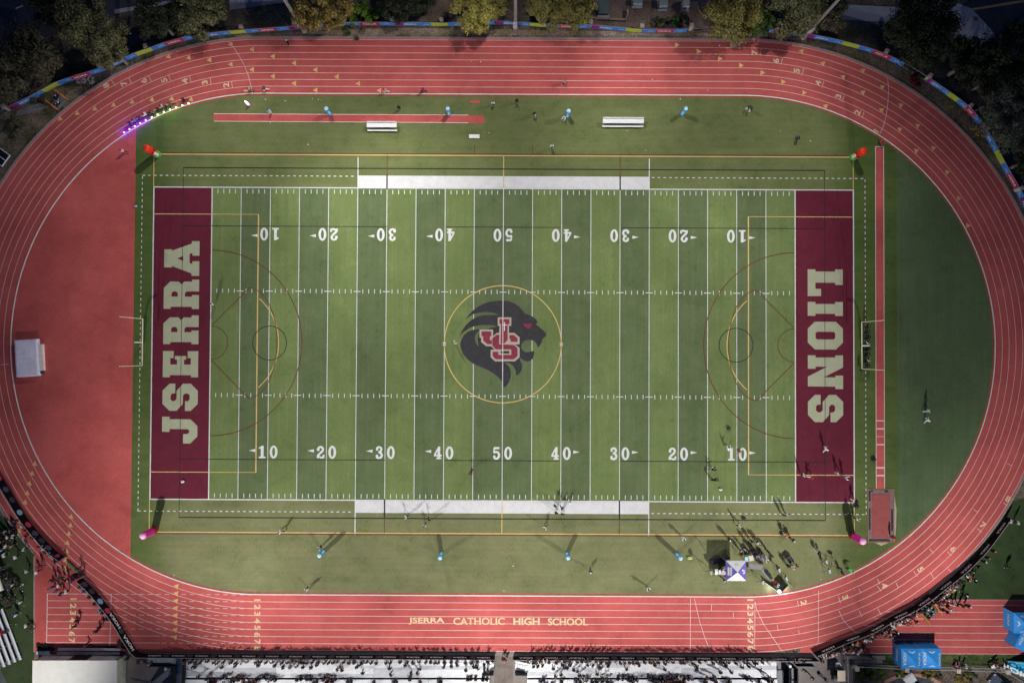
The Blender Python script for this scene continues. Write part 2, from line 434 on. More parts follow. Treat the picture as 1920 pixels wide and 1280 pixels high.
# infield
XL = P(250, 640).x
def infield(r):
    pts = stadium(r); out = [p for p in pts if p[0] >= XL]
    hy = math.sqrt(max(0, r*r-(XL+TCX)**2))
    k = [i for i, p in enumerate(pts) if p[0] < XL]
    a = pts[:k[0]]; c = pts[k[-1]+1:]
    return a + [(XL, TY0+hy), (XL, TY0-hy)] + c
b = MB(); b.poly([infield(TR-0.12)], 0.004); struct(b.build("infield_border", M['track_edge']))
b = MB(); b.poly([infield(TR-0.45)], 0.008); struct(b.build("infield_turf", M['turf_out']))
XD = P(1682, 640).x
hy = math.sqrt((TR-0.45)**2-(XD-TCX)**2)
b = MB(); b.poly([[(XD, TY0-hy)] + [p for p in stadium(TR-0.45) if p[0] > XD+0.02] + [(XD, TY0+hy)]], 0.012)
struct(b.build("bend_turf", M['turf_deep']))
Y5 = 4.572; FW, FH = 54.864, 24.384; GL = 45.72
for m_, name, sel in ((M['turf_light'], "light_turf_bands", 1), (M['turf_dark'], "dark_turf_bands", 0)):
    b = MB()
    for k in range(-10, 10):
        a = k if k >= 0 else -k-1
        if a % 2 == sel: b.poly([[(k*Y5,-FH),((k+1)*Y5,-FH),((k+1)*Y5,FH),(k*Y5,FH)]], 0.012)
    struct(b.build(name, m_))
for s in (-1, 1):
    x0, x1 = sorted((s*GL, s*FW))
    b = MB(); b.poly([[(x0,-FH),(x1,-FH),(x1,FH),(x0,FH)]], 0.012); struct(b.build("end_zone", M['maroon']))
for s in (-1, 1):
    y0, y1 = (FH+0.1, FH+1.95) if s > 0 else (-FH-1.95, -FH-0.1)
    b = MB(); b.poly([[(-5*Y5,y0),(5*Y5,y0),(5*Y5,y1),(-5*Y5,y1)]], 0.012); struct(b.build("team_area", M['white_turf']))

# painted lines of the field
b = MB(); Z = 0.016
for k in range(-9, 10):
    if k == 0: continue
    b.line([(k*Y5,-FH+0.06),(k*Y5,FH-0.06)], 0.10, Z)
for s in (-1, 1):
    b.line([(s*GL,-FH+.06),(s*GL,FH-.06)], 0.17, Z); b.line([(s*FW,-FH-.1),(s*FW,FH+.1)], 0.18, Z)
    b.line([(-FW+.12,s*FH),(FW-.12,s*FH)], 0.16, Z)
b.line([(0,-FH+.06),(0,FH-.06)], 0.11, 0.034)
for k in range(-49, 50):
    x = k*0.9144
    if k % 5 == 0:
        for s in (-1, 1): b.line([(x-0.55, s*8.13),(x+0.55, s*8.13)], 0.12, Z+0.002)
        continue
    for y0, y1 in ((-FH+0.3,-FH+0.95),(FH-0.95,FH-0.3),(8.13-0.3,8.13+0.35),(-8.13-0.35,-8.13+0.3)):
        b.line([(x,y0),(x,y1)], 0.11, Z+0.001)
def dashed(b, a, c, w, z, dash, gap):
    a = Vector(a); c = Vector(c); L = (c-a).length; d = (c-a)/L; t = 0
    while t < L:
        e = min(L, t+dash); b.line([tuple(a+d*t), tuple(a+d*e)], w, z); t = e+gap
for s in (-1, 1):
    yy = s*(FH+1.83)
    dashed(b, (-FW-1.83, yy), (-5*Y5-0.3, yy), 0.13, Z, 0.4, 0.51); dashed(b, (5*Y5+0.4, yy), (FW+1.83, yy), 0.13, Z, 0.4, 0.51)
    dashed(b, (s*(FW+1.83), -FH-1.83), (s*(FW+1.83), FH+1.83), 0.13, Z, 0.4, 0.51)
    b.line([(s*5*Y5, FH+.1),(s*5*Y5, P(0,292).y)], 0.14, Z); b.line([(s*5*Y5, -FH-.1),(s*5*Y5, P(0,999).y)], 0.14, Z)
for s in (-1, 1):                                       # the two crosses beside the circle
    for a in (R_(45), R_(135)):
        b.line([(s*9.144-.35*math.cos(a), -.35*math.sin(a)),(s*9.144+.35*math.cos(a), .35*math.sin(a))], 0.12, 0.022)
struct(b.build("white_field_lines", M['line']))

b = MB(); Z = 0.020
YT, YB = P(940,292).y, P(940,1000).y
XLs, XRs = P(290,640).x-0.0, P(1600,640).x
XLs, XRs = -FW-0.05, FW-0.02
b.line([(XLs,YT),(XRs,YT)], 0.16, Z); b.line([(XLs-.3,YB),(XRs,YB)], 0.16, Z)
for X in (XLs, XRs):
    b.line([(X,FH+.12),(X,YT)], 0.12, Z); b.line([(X,-FH-.12),(X,YB)], 0.12, Z)
b.line([(0,FH+.12),(0,YT)], 0.13, Z); b.line([(0,-FH-.12),(0,YB)], 0.13, Z)
n = 72
b.line([(9.15*math.cos(2*math.pi*i/n), 9.15*math.sin(2*math.pi*i/n)) for i in range(n)], 0.15, Z, closed=True)
PB = 20.15
for s in (-1, 1):
    xi = s*38.4
    b.line([(s*FW, PB),(xi, PB),(xi,-PB),(s*FW,-PB)], 0.14, Z)
    cx = s*(FW-10.97-1.6); pts = []
    for i in range(25):
        t = R_(-54+108*i/24); pts.append((s*(FW-10.97) - s*8.85*math.cos(t), 9.15*math.sin(t)))
    pts = [p for p in pts if (p[0]-xi)*s < 0]
    b.line(pts, 0.14, Z+0.001)
struct(b.build("yellow_soccer_lines", M['yellow']))

b = MB(); Z = 0.024
lx0, lx1 = P(343,400).x, P(1546,400).x
ly0, ly1 = P(900,972).y, P(900,317).y
b.line([(lx0,ly0),(lx1,ly0),(lx1,ly1),(lx0,ly1)], 0.12, Z, closed=True)
yu, yl = P(700,425).y, P(700,862).y
for y in (yu, yl):
    b.line([(lx0,y),(-18.2,y)], 0.10, Z); b.line([(-9.0,y),(9.0,y)], 0.10, Z); b.line([(18.4,y),(lx1,y)], 0.10, Z)
for s in (-1, 1):
    c = (s*36.45, 0.0)
    b.line([(c[0]+2.65*math.cos(2*math.pi*i/36), c[1]+2.65*math.sin(2*math.pi*i/36)) for i in range(36)], 0.11, Z, closed=True)
    b.line([(s*18.288,FH-.2),(s*18.288,P(0,325).y)], 0.20, Z); b.line([(s*18.288,-FH+.2),(s*18.288,P(0,966).y)], 0.20, Z)
struct(b.build("black_lacrosse_lines", M['black']))

b = MB(); Z = 0.028
for s in (-1, 1):
    g = s*45.8
    pts = [(s*(45.6-14.2*math.sin(R_(a))), 14.5*math.cos(R_(a))) for a in range(0, 181, 6)]
    b.line(pts, 0.12, Z)
    b.line([(s*45.5, 2.75),(s*39.7, 8.6)], 0.11, Z); b.line([(s*45.5,-2.75),(s*39.7,-8.6)], 0.11, Z)
    b.line([(s*(39.7-4.4*math.cos(R_(a))), 8.6*math.sin(R_(a))) for a in range(-90, 91, 6)], 0.10, Z)
    b.line([(s*(45.6-2.6*math.sin(R_(a))), 2.6*math.cos(R_(a))) for a in range(0, 181, 10)], 0.10, Z)
    b.line([(s*18.288,YT),(s*18.288,P(0,325).y)], 0.10, Z); b.line([(s*18.288,YB),(s*18.288,P(0,966).y)], 0.10, Z)
    b.line([(XLs,YT+s*0.0+0.22),(XRs,YT+0.22)] if s > 0 else [(XLs,YB-0.22),(XRs,YB-0.22)], 0.12, Z)
    xx = P(890 if s < 0 else 999, 280).x
    b.line([(xx,YT+.3),(xx,P(0,268).y)], 0.10, Z)
struct(b.build("maroon_field_lines", M['red_line']))

# ---------------------------------------------------------------- lettering
GLY = {
'J': (.76, [[(.33,1),(.76,1),(.76,.79),(.69,.79),(.69,.2),(.5,0),(.2,0),(0,.2),(0,.4),(.27,.4),(.27,.28),(.32,.23),(.37,.23),(.41,.28),(.41,.79),(.33,.79)]]),
'S': (.78, [[(0,.2),(0,.36),(.28,.36),(.28,.28),(.33,.23),(.45,.23),(.5,.28),(.5,.36),(.44,.42),(.2,.42),(0,.6),(0,.8),(.2,1),(.58,1),(.78,.8),(.78,.64),(.5,.64),(.5,.72),(.45,.77),(.33,.77),(.28,.72),(.28,.66),(.34,.6),(.58,.6),(.78,.42),(.78,.2),(.58,0),(.2,0)]]),
'E': (.74, [[(0,0),(.74,0),(.74,.3),(.54,.3),(.54,.21),(.36,.21),(.36,.4),(.5,.4),(.5,.34),(.6,.34),(.6,.66),(.5,.66),(.5,.6),(.36,.6),(.36,.79),(.54,.79),(.54,.7),(.74,.7),(.74,1),(0,1),(0,.8),(.06,.8),(.06,.2),(0,.2)]]),
'R': (.84, [[(0,0),(.4,0),(.4,.2),(.35,.2),(.35,.4),(.45,.4),(.5,.35),(.5,0),(.84,0),(.84,.2),(.78,.2),(.78,.42),(.7,.5),(.78,.58),(.78,.82),(.6,1),(0,1),(0,.8),(.06,.8),(.06,.2),(0,.2)],[(.35,.6),(.45,.6),(.5,.65),(.5,.73),(.45,.78),(.35,.78)]]),
'A': (1.0, [[(0,0),(.42,0),(.42,.2),(.34,.2),(.37,.28),(.63,.28),(.66,.2),(.58,.2),(.58,0),(1,0),(1,.22),(.93,.22),(.72,.78),(.76,.78),(.76,1),(.24,1),(.24,.78),(.28,.78),(.07,.22),(0,.22)],[(.43,.46),(.57,.46),(.5,.64)]]),
'L': (.74, [[(0,0),(.74,0),(.74,.38),(.54,.38),(.54,.22),(.37,.22),(.37,.78),(.43,.78),(.43,1),(0,1),(0,.78),(.06,.78),(.06,.22),(0,.22)]]),
'I': (.40, [[(0,0),(.40,0),(.40,.22),(.34,.22),(.34,.78),(.40,.78),(.40,1),(0,1),(0,.78),(.06,.78),(.06,.22),(0,.22)]]),
'O': (.8, [[(.2,0),(.6,0),(.8,.2),(.8,.8),(.6,1),(.2,1),(0,.8),(0,.2)],[(.33,.22),(.47,.22),(.51,.27),(.51,.73),(.47,.78),(.33,.78),(.29,.73),(.29,.27)]]),
'N': (.95, [[(0,0),(.38,0),(.38,.22),(.32,.22),(.32,.55),(.6,0),(.88,0),(.88,.78),(.95,.78),(.95,1),(.57,1),(.57,.78),(.62,.78),(.62,.45),(.34,1),(0,1),(0,.78),(.06,.78),(.06,.22),(0,.22)]]),
}
def block_word(word, spans, xa, xb, up):
    """letters laid along the end zone; spans = start and end y of each letter, letter foot at xa, head at xb"""
    b = MB()
    for ch, (y0, y1) in zip(word, spans):
        w, loops = GLY[ch]
        b.poly([[(xa+(xb-xa)*v, y0+(y1-y0)*u/w) for u, v in l] for l in loops], 0.016)
    return struct(b.build("end_zone_lettering", M['tan']))
sp = [(831,781),(770,719),(707,658),(645,591),(579,524),(517,452)]
block_word("JSERRA", [(P(340,a).y, P(340,c).y) for a, c in sp], P(374,485).x, P(308,485).x, 1)
sp = [(505,555),(566,592),(603,655),(666,729),(740,791)]
block_word("LIONS", [(P(1547,a).y, P(1547,c).y) for a, c in sp], P(1514.5,640).x, P(1580.5,640).x, -1)

def ell(cx, cy, rx, ry, n=28): return [(cx+rx*math.cos(2*math.pi*i/n), cy+ry*math.sin(2*math.pi*i/n)) for i in range(n)]
def digit_shapes(ch):
    if ch == '0': return [('poly', [ell(.33,.5,.33,.52), ell(.33,.5,.12,.36)])]
    if ch == '1': return [('poly', [[(.06,0),(.62,0),(.62,.13),(.46,.13),(.46,1),(.32,1),(.06,.86),(.06,.74),(.22,.78),(.22,.13),(.06,.13)]])]
    if ch == '4': return [('poly', [[(.2,0),(.62,0),(.62,.12),(.52,.12),(.52,.22),(.64,.22),(.64,.36),(.52,.36),(.52,1),(.36,1),(0,.38),(0,.22),(.3,.22),(.3,.12),(.2,.12)],[(.14,.36),(.3,.36),(.3,.66)]])]
    if ch == '2': return [('line', [(.10,.64),(.10,.76),(.18,.88),(.32,.93),(.46,.88),(.53,.74),(.46,.58),(.28,.42),(.12,.26),(.07,.08)], .17), ('line', [(.02,.09),(.22,.13),(.40,.07),(.56,.10),(.58,.30)], .15), ('poly', [ell(.13,.70,.11,.10,14)])]
    if ch == '3': return [('line', [(.12,.72),(.14,.86),(.30,.94),(.46,.88),(.51,.74),(.44,.60),(.26,.53)], .16), ('line', [(.26,.53),(.46,.47),(.55,.28),(.47,.11),(.30,.06),(.13,.12),(.11,.26)], .17), ('poly', [ell(.14,.74,.10,.09,14)]), ('poly', [ell(.14,.24,.11,.10,14)])]
    if ch == '5': return [('line', [(.56,.90),(.14,.90)], .18), ('line', [(.13,.93),(.10,.52)], .10), ('line', [(.10,.54),(.26,.60),(.44,.56),(.54,.40),(.52,.20),(.40,.07),(.22,.06),(.10,.16)], .17), ('poly', [ell(.14,.22,.11,.10,14)])]
def yard_digit(b, ch, cx, cy, rot180, h=1.95, wk=0.95):
    s = -1 if rot180 else 1
    f = lambda p: (cx + s*(p[0]-.32)*h*wk, cy + s*(p[1]-.5)*h)
    z = 0.016
    for sh in digit_shapes(ch):
        if sh[0] == 'poly': b.poly([[f(p) for p in l] for l in sh[1]], z)
        else: b.line([f(p) for p in sh[1]], sh[2]*h, z)
        z += 0.0012
YN = (P(940,849).y, P(940,441).y)
b = MB()
for k, num in ((-4,'10'),(-3,'20'),(-2,'30'),(-1,'40'),(0,'50'),(1,'40'),(2,'30'),(3,'20'),(4,'10')):
    x = k*9.144
    for row, y in enumerate(YN):
        r = row == 1
        d = -1 if r else 1
        yard_digit(b, num[0], x - d*0.90, y, r); yard_digit(b, num[1], x + d*0.90, y, r)
        if k:
            s = 1 if k > 0 else -1
            c = x + s*2.42; yy = y + d*0.22
            b.poly([[(c-s*.48, yy-.24),(c+s*.52, yy),(c-s*.48, yy+.24)]], 0.020)
struct(b.build("yard_numbers", M['line']))

# midfield emblem
def Q(p): return P2(820+p[0]/5.12, 520+p[1]/5.12)
head = [(270,403),(300,360),(340,320),(390,280),(450,250),(520,230),(600,222),(680,227),(740,248),(790,285),(830,330),(840,348),(880,360),(920,380),(950,405),(963,430),(957,443),(945,445),(950,455),(990,485),(1030,520),(1048,550),(1030,575),(1012,590),(1000,625),(985,650),(962,675),(958,650),(945,625),(925,608),(900,600),(870,600),(840,607),(815,625),(805,650),(806,685),(830,710),(860,718),(890,712),(930,706),(928,745),(915,780),(890,800),(860,806),(825,795),(800,772),(790,776),(796,800),(808,822),(815,850),(808,890),(790,920),(750,945),(755,920),(750,890),(735,860),(715,835),(690,822),(640,818),(660,828),(690,855),(705,900),(705,950),(690,1000),(665,1040),(632,1060),(628,1030),(615,990),(590,960),(540,920),(480,885),(420,860),(350,830),(300,795),(255,745),(228,690),(220,640),(228,600),(250,560),(285,525),(330,505),(380,497),(410,497),(480,497),(520,482),(575,472),(560,465),(500,455),(420,457),(350,470),(300,490),(250,525),(218,553),(240,505),(280,450),(330,405),(390,375),(450,362),(540,360),(592,360),(550,342),(490,333),(420,335),(350,350),(300,380)]
cres = [(410,512),(380,530),(362,560),(360,600),(375,640),(403,668),(393,635),(388,600),(392,560),(405,530)]
b = MB(); b.poly([[Q(p) for p in head], [Q(p) for p in cres]], 0.020)
struct(b.build("midfield_emblem", M['emblem']))
b = MB()
b.poly([[Q(p) for p in [(580,383),(710,383),(710,465),(688,465),(688,640),(590,640),(590,600),(597,465),(580,465)]]], 0.0222)
b.poly([[Q(p) for p in [(405,500),(535,500),(535,582),(520,585),(520,660),(470,660),(420,620),(420,580),(405,578)]]], 0.0222)
b.poly([[Q(p) for p in [(570,532),(740,532),(790,575),(790,640),(745,645),(790,675),(790,765),(745,805),(555,805),(512,765),(512,695),(550,692),(515,660),(515,580)]]], 0.0235)
struct(b.build("monogram_outline", mat("monogram_tan", (.45,.38,.29), 0.9, 0.06, 1.0)))
b = MB()
b.poly([[Q(p) for p in [(597,400),(693,400),(693,447),(675,447),(675,600),(640,636),(608,636),(608,600),(612,447),(597,447)]]], 0.0265)
b.poly([[Q(p) for p in [(424,517),(518,517),(518,562),(505,565),(505,600),(524,605),(524,640),(480,640),(440,605),(440,565),(424,562)]]], 0.0265)
b.poly([[Q(p) for p in [(528,585),(565,550),(596,550),(592,640),(740,648),(770,680),(770,755),(735,785),(560,785),(530,755),(530,712),(586,712),(586,742),(710,742),(710,690),(560,690),(528,655)]]], 0.0255)
b.poly([[Q(p) for p in [(690,552),(735,552),(770,585),(770,618),(705,618),(700,590),(690,585)]]], 0.0255)
b.poly([[Q(p) for p in [(818,442),(915,445),(905,465),(878,492),(845,475)]]], 0.0255)
struct(b.build("monogram_red", M['emblem_red']))
b = MB(); b.poly([[Q(p) for p in [(608,706),(690,706),(690,730),(608,730)]]], 0.0275); struct(b.build("monogram_slot", M['emblem']))
b = MB(); b.line([Q((644,428)),Q((644,512))], 0.14, 0.0285); b.line([Q((622,456)),Q((668,456))], 0.14, 0.0300); struct(b.build("monogram_cross", M['line']))

# ---------------------------------------------------------------- track markings
b = MB()
for k in range(1, 9): b.line(stadium(TR + 1.07*k - (0.06 if k == 8 else 0)), 0.068, 0.004, closed=True)
y_in, y_out = -TR+TY0, -TR-8.56+TY0
# sprint chute
xs = P(88,1170).x
for k in range(0, 8):
    y = -TR - 1.07*k + TY0
    xe = P(210,1170).x if k < 6 else P(300,1170).x
    b.line([(xs,y),(xe,y)], 0.068, 0.006)
    dashed(b, (xe+0.3,y), (-TCX+1.5,y), 0.068, 0.0065, 0.75, 0.55)
b.line([(xs, y_in),(xs, y_out)], 0.10, 0.008); b.line([(P(208,1170).x, y_in),(P(206,1200).x, y_out+.6)], 0.08, 0.008)
# straight run-on at the right, behind the barrier
for k in range(0, 9):
    y = -TR - 1.07*k + TY0
    if k in (0,): continue
    x0 = P([0,1708,1660,1640,1620,1600,1590,1580,1560][k], 1170).x
    b.line([(x0,y),(P(2050,1170).x,y)], 0.068, 0.0066)
def pl(pts, w=0.068, z=0.0085): b.line([P2(*p) for p in pts], w, z)
pl([(428,77),(440,92),(450,108),(459,125),(466,143),(470,160),(474,178)]); pl([(1664,147),(1666,165),(1665,190),(1662,215),(1657,235),(1648,256)])
pl([(1302,1121),(1305,1135),(1312,1165),(1320,1190),(1333,1224)]); pl([(1415,1121),(1418,1140),(1432,1170),(1450,1196),(1467,1221)])
pl([(1415.5,1121),(1415,1224)]); pl([(1294.5,1121),(1294.5,1223)]); pl([(1573,1144),(1580,1160),(1592,1174),(1607,1187)]); pl([(1535,1106),(1534,1207)], 0.06)
for a in ([(209,151),(216,161)],[(241,145),(247,157)],[(278,142),(284,153)],[(316,141),(320,152)],[(355,143),(358,154)],[(394,146),(396,158)],[(434,153),(436,165)],
          [(1386,79),(1387,92)],[(1427,92),(1426,105)],[(1467,109),(1465,121)],[(1507,129),(1503,142)],[(1545,152),(1541,165)],[(1584,179),(1578,191)],[(1620,211),(1616,221)],
          [(1495,1125),(1497,1136)],[(1572,1118),(1576,1130)],[(1645,1098),(1652,1107)],[(1713,1070),(1720,1080)],[(1776,1033),(1784,1041)],[(1832,990),(1841,997)],[(1881,942),(1890,948)],
          [(1645,1084),(1650,1094)],[(1610,1102),(1614,1111)],[(1680,1092),(1684,1100)],[(1743,1028),(1750,1036)],[(1825,954),(1834,960)],[(1888,868),(1898,873)],[(1457,1170),(1459,1182)],[(1497,1180),(1499,1188)],
          [(1610,1143),(1616,1155)],[(1646,1140),(1652,1152)],[(1745,1073),(1751,1084)],[(1778,1066),(1786,1074)],[(1334,1133),(1334,1144)],[(1375,1147),(1375,1158)],[(2,684),(17,682)]):
    pl(a)
struct(b.build("lane_lines", M['lane']))
b = MB()
ins = stadium(TR+0.02, 96); i2 = stadium(TR-0.12, 96)
for i in range(len(ins)):
    j = (i+1) % len(ins)
    A, B, C, D = ins[i], ins[j], i2[j], i2[i]
    b.face([(*A,.0),(*B,.0),(*B,.05),(*A,.05)]); b.face([(*D,.05),(*A,.05),(*B,.05),(*C,.05)]); b.face([(*C,.0),(*D,.0),(*D,.05),(*C,.05)])
struct(b.build("inner_kerb", M['white']))

_tc = {}
def text_tris(s, offset=0.0, align='CENTER'):
    key = (s, offset, align)
    if key not in _tc:
        c = bpy.data.curves.new("lettering", 'FONT'); c.body = s; c.size = 1.0; c.offset = offset; c.align_x = align; c.fill_mode = 'FRONT'; c.dimensions = '2D'; c.resolution_u = 3
        o = bpy.data.objects.new("lettering", c); COL.objects.link(o)
        bpy.context.view_layer.update()
        dg = bpy.context.evaluated_depsgraph_get()
        me = bpy.data.meshes.new_from_object(o.evaluated_get(dg))
        vs = [(v.co.x, v.co.y) for v in me.vertices]; fs = [tuple(p.vertices) for p in me.polygons]
        bpy.data.objects.remove(o); bpy.data.curves.remove(c); bpy.data.meshes.remove(me)
        xs = [v[0] for v in vs]; ys = [v[1] for v in vs]
        w = max(xs)-min(xs); h = max(ys)-min(ys)
        vs = [((x-min(xs)-w/2)/h, (y-min(ys)-h/2)/h) for x, y in vs]
        _tc[key] = (vs, fs, w/h)
    return _tc[key]
def flat_text(b, s, px, py, ang, h, z, offset=0.02, wk=1.0):
    vs, fs, w = text_tris(s, offset)
    c = P(px, py); ca, sa = math.cos(ang), math.sin(ang)
    b.tris([(c.x + h*(ca*u*wk - sa*v), c.y + h*(sa*u*wk + ca*v), z) for u, v in vs], fs)
b = MB()
def lane_no(s, px, py, h=0.95):
    c = P(px, py); flat_text(b, s, px, py, tangent(c.x, c.y)-math.pi/2, h, 0.010, 0.03, 1.25)
for s, px, py in (('8',199,161),('7',232,157),('6',270,152),('5',308,151),('4',347,152),('3',384,155),('2',424,160),('1',463,170),
                  ('8',1374,85),('7',1415,99),('6',1455,114),('5',1494,133),('4',1534,156),('3',1572,181),('2',1608,211),('1',1643,246),
                  ('2',1507,1129),('3',1585,1119),('4',1658,1097),('5',1726,1067),('6',1787,1029),('7',1843,984),('8',1890,935)):
    lane_no(s, px, py)
for x, n in ((482.5,8),(1407,8),(138,7)):
    for k in range(n):
        flat_text(b, str(k+1), x - (0.6*k if n == 7 else 0), (1124 if n != 7 else 1122) + 13.0*k, -math.pi/2, 0.95, 0.010, 0.03, 1.25)
struct(b.build("lane_numbers", M['cream']))
b = MB()
for word, x0, x1, y, off in (("JSERRA",766,833.5,1163.3,.03),("CATHOLIC",850,946.5,1163.8,.02),("HIGH",962.5,1012,1164.2,.03),("SCHOOL",1027,1102,1164.8,.03)):
    vs, fs, w = text_tris(word, off); hh = 1.10
    flat_text(b, word, (x0+x1)/2, y, .004, hh, 0.010, off, (P(x1,y).x-P(x0,y).x)/(w*hh))
struct(b.build("school_name_lettering", M['cream']))
b = MB()
def tri(px, py, sgn=1, k=0.62, ang=None):
    c = P(px, py); a = tangent(c.x, c.y) + (0 if sgn > 0 else math.pi) if ang is None else ang
    ca, sa = math.cos(a), math.sin(a)
    b.poly([[(c.x+ca*u*k-sa*v*k, c.y+sa*u*k+ca*v*k) for u, v in ((.62,0),(-.55,.68),(-.55,-.68))]], 0.010)
for p in ((315,107),(353,109),(392,113),(432,121),(472,131),(432,84),(472,93),(511,106),(551,118.5),(591,131),(631,144),(671,157),(710.5,170),(511,143.5),(551,156.5),(591,169.5)): tri(*p, 1)
for p in ((112,224),(144,213.5),(177,205),(212,198),(247,192),(284,188),(321,186),(357,187)): tri(*p, 1)
for p in ((1270,84.5),(1310.5,97),(1350.5,110),(1390,123),(1430,136.5),(1469,154),(1508.5,174)): tri(*p, -1, ang=0.0)
for p in ((1502,96),(1542,119),(1580,144),(1617,173),(1652,206),(1686,242),(1717,282),(1547,199)): tri(*p, 1)
for p in ((1617,132),(1653,163),(1688,197),(1720,235),(1749,277),(1775,322),(1797,371),(1814,422)): tri(*p, 1)
for p in ((64,870),(59,888),(54,907),(50,925),(46,942),(38,978),(35,995),(132,969),(131,985),(128,1001),(125,1018),(124,1034),(122,1050),(120,1066)): tri(*p, 1, ang=R_(205))
for k in range(8): tri(330-0.4*k, 1098+13.6*k, 1, ang=R_(165))
struct(b.build("exchange_triangles", M['gold']))

# runways, boards, pit
pxpoly("jump_runway", [(401,213.5),(908,217),(908,231.5),(401,227.5)], 0.014, M['track'])
b = MB(); b.line([P2(401,213.5),P2(878,216)], 0.09, 0.018); b.line([P2(401,227.5),P2(878,230.5)], 0.09, 0.018); struct(b.build("runway_edge_line", M['lane']))
pxpoly("take_off_square", [(881,188),(900,188.5),(900,193.5),(881,193)], 0.014, M['track'])
b = MB(); b.poly([[P2(1641,275), P2(1657,275), P2(1659,916), P2(1642.5,916)]], 0.016); struct(b.build("jump_runway", M['track']))
b = MB()
b.line([P2(1641.3,275),P2(1642.8,915)], 0.10, 0.020); b.line([P2(1656.7,275),P2(1658.6,915)], 0.10, 0.020); b.line([P2(1641,275),P2(1657,275)], 0.08, 0.0215)
for y, w in ((788.5,.16),(803.5,.2),(818,.08),(833,.2),(876.5,.24),(891,.22)): b.line([P2(1643,y),P2(1658.3,y)], w, 0.022)
struct(b.build("runway_edge_line", M['lane']))
# ================================================================ THINGS ON THE FIELD
def inflatable(px, py, h, r, mats, label, name="inflatable_column", group=None, bands=None):
    t = empty(name, P(px, py), label, "inflatable column", group)
    prof = [(r*.96,0),(r,.08),(r,h-r*.9),(r*.93,h-r*.5),(r*.75,h-r*.2),(r*.45,h-.03),(0.01,h)]
    if bands:
        zs = [0,.08]+[h*k/12 for k in range(1, 10)]+[h-r*.9,h-r*.5,h-r*.2,h-.03,h]
        rr = [r*.96,r]+[r]*9+[r,r*.93,r*.75,r*.45,.01]
        prof = list(zip(rr, zs))
        mf = lambda k, i: bands(prof[k][1]/h, i/24)
    else: mf = None
    b = MB(); b.lathe(prof, (0,0,0), 24, 0, mf); b.build("tube", mats, t, True)
    return t
CB = "blue inflatable columns along the infield sides"
for px, py, lab in ((619,214,"blue inflatable column standing on the red jump runway, left of the shorter white bench"),
                    (842,214,"blue inflatable column by the right end of the red jump runway"),
                    (1064,218,"blue inflatable column left of the longer white bench in the top infield"),
                    (1279,214,"blue inflatable column right of the longer white bench in the top infield"),
                    (607,1033,"blue inflatable column on the bottom infield nearest the left end"),
                    (828,1037,"blue inflatable column on the bottom infield below the left 40 number"),
                    (1063,1037,"blue inflatable column on the bottom infield below the right 40 number"),
                    (1269,1038,"blue inflatable column beside the purple and white canopy tent")):
    t = inflatable(px, py, 2.55, 0.34, [M['col_blue'], M['col_pale']], lab, group=CB, bands=lambda z, i: 1 if z > .9 else 0)
    c = t.location
    a = math.atan2(-c.y, -c.x)
    b = MB(); n = 6
    for k in range(n):
        a0, a1 = a-.45+.9*k/n, a-.45+.9*(k+1)/n
        b.face([(.345*math.cos(a0),.345*math.sin(a0),.5),(.345*math.cos(a1),.345*math.sin(a1),.5),(.345*math.cos(a1),.345*math.sin(a1),1.9),(.345*math.cos(a0),.345*math.sin(a0),1.9)])
    b.build("logo_panel", M['col_pale'], t)
CG = "tall coloured inflatable columns at the field corners"
def red_green(z, i): return 2 if z < .18 else (3 if z < .34 else (1 if z < .62 else 0))
def pinkb(z, i): return 0 if z < .22 else (1 if z < .9 else 2)
gm = [M['col_red'], M['col_dred'], M['col_green'], M['col_orange']]
pm = [M['col_dred'], M['col_pink'], M['col_paleP']]
for px, py, bf, mm, lab in ((296,290,red_green,gm,"red-topped green-footed inflatable column at the corner beside the red semicircle"),
                    (1599,295,red_green,gm,"red-topped green-footed inflatable column beside the long runway"),
                    (290,993,pinkb,pm,"pink inflatable column at the corner nearest the red semicircle"),
                    (1597,1003,pinkb,pm,"pink inflatable column beside the long jump pit")):
    t = inflatable(px, py, 3.7, 0.56, mm, lab, group=CG, bands=bf)
    c = t.location; a = math.atan2(-c.y, -c.x); b = MB(); n = 6
    if bf is red_green:
        for k in range(n):
            a0, a1 = a-.5+.8*k/n, a-.5+.8*(k+1)/n
            b.face([(.565*math.cos(a0),.565*math.sin(a0),.7),(.565*math.cos(a1),.565*math.sin(a1),.7),(.565*math.cos(a1),.565*math.sin(a1),2.0),(.565*math.cos(a0),.565*math.sin(a0),2.0)])
        b.build("logo_panel", M['line'], t)

# benches
def bench(px0, px1, py, label):
    a, c = P(px0, py), P(px1, py); L = (c-a).length
    t = empty("team_bench", (a+c)/2, label, "bench", "white team benches")
    b = MB(); b.box((-L/2,-.34,.80),(L/2,.42,.86)); b.build("seat", M['white'], t)
    b = MB(); b.box((-L/2+.05,.42,.80),(L/2-.05,.50,1.15)); b.build("backrest", M['white'], t)
    b = MB(); b.box((-L/2,-.78,.32),(L/2,-.50,.37)); b.build("footboard", M['white'], t)
    n = 3 if L < 5.5 else 4
    for k in range(n):
        x = -L/2+.4+(L-.8)*k/(n-1)
        b = MB(); b.tube((x,.3,0),(x,.3,.8),.035); b.tube((x,-.7,0),(x,-.7,.32),.035); b.tube((x,-.75,.28),(x,.3,.5),.03); b.build("leg", M['steel'], t)
bench(690, 745.5, 238, "shorter white aluminium team bench touching the red jump runway")
bench(1129, 1205.5, 230.5, "longer white aluminium team bench on the top infield right of centre")
t = empty("plyometric_box", P(889.5, 256.5), "small white low box on the top infield below the runway end", "box")
b = MB(); b.box((-.82,-.27,.03),(.82,.27,.30)); b.build("body", M['white'], t)
b = MB()
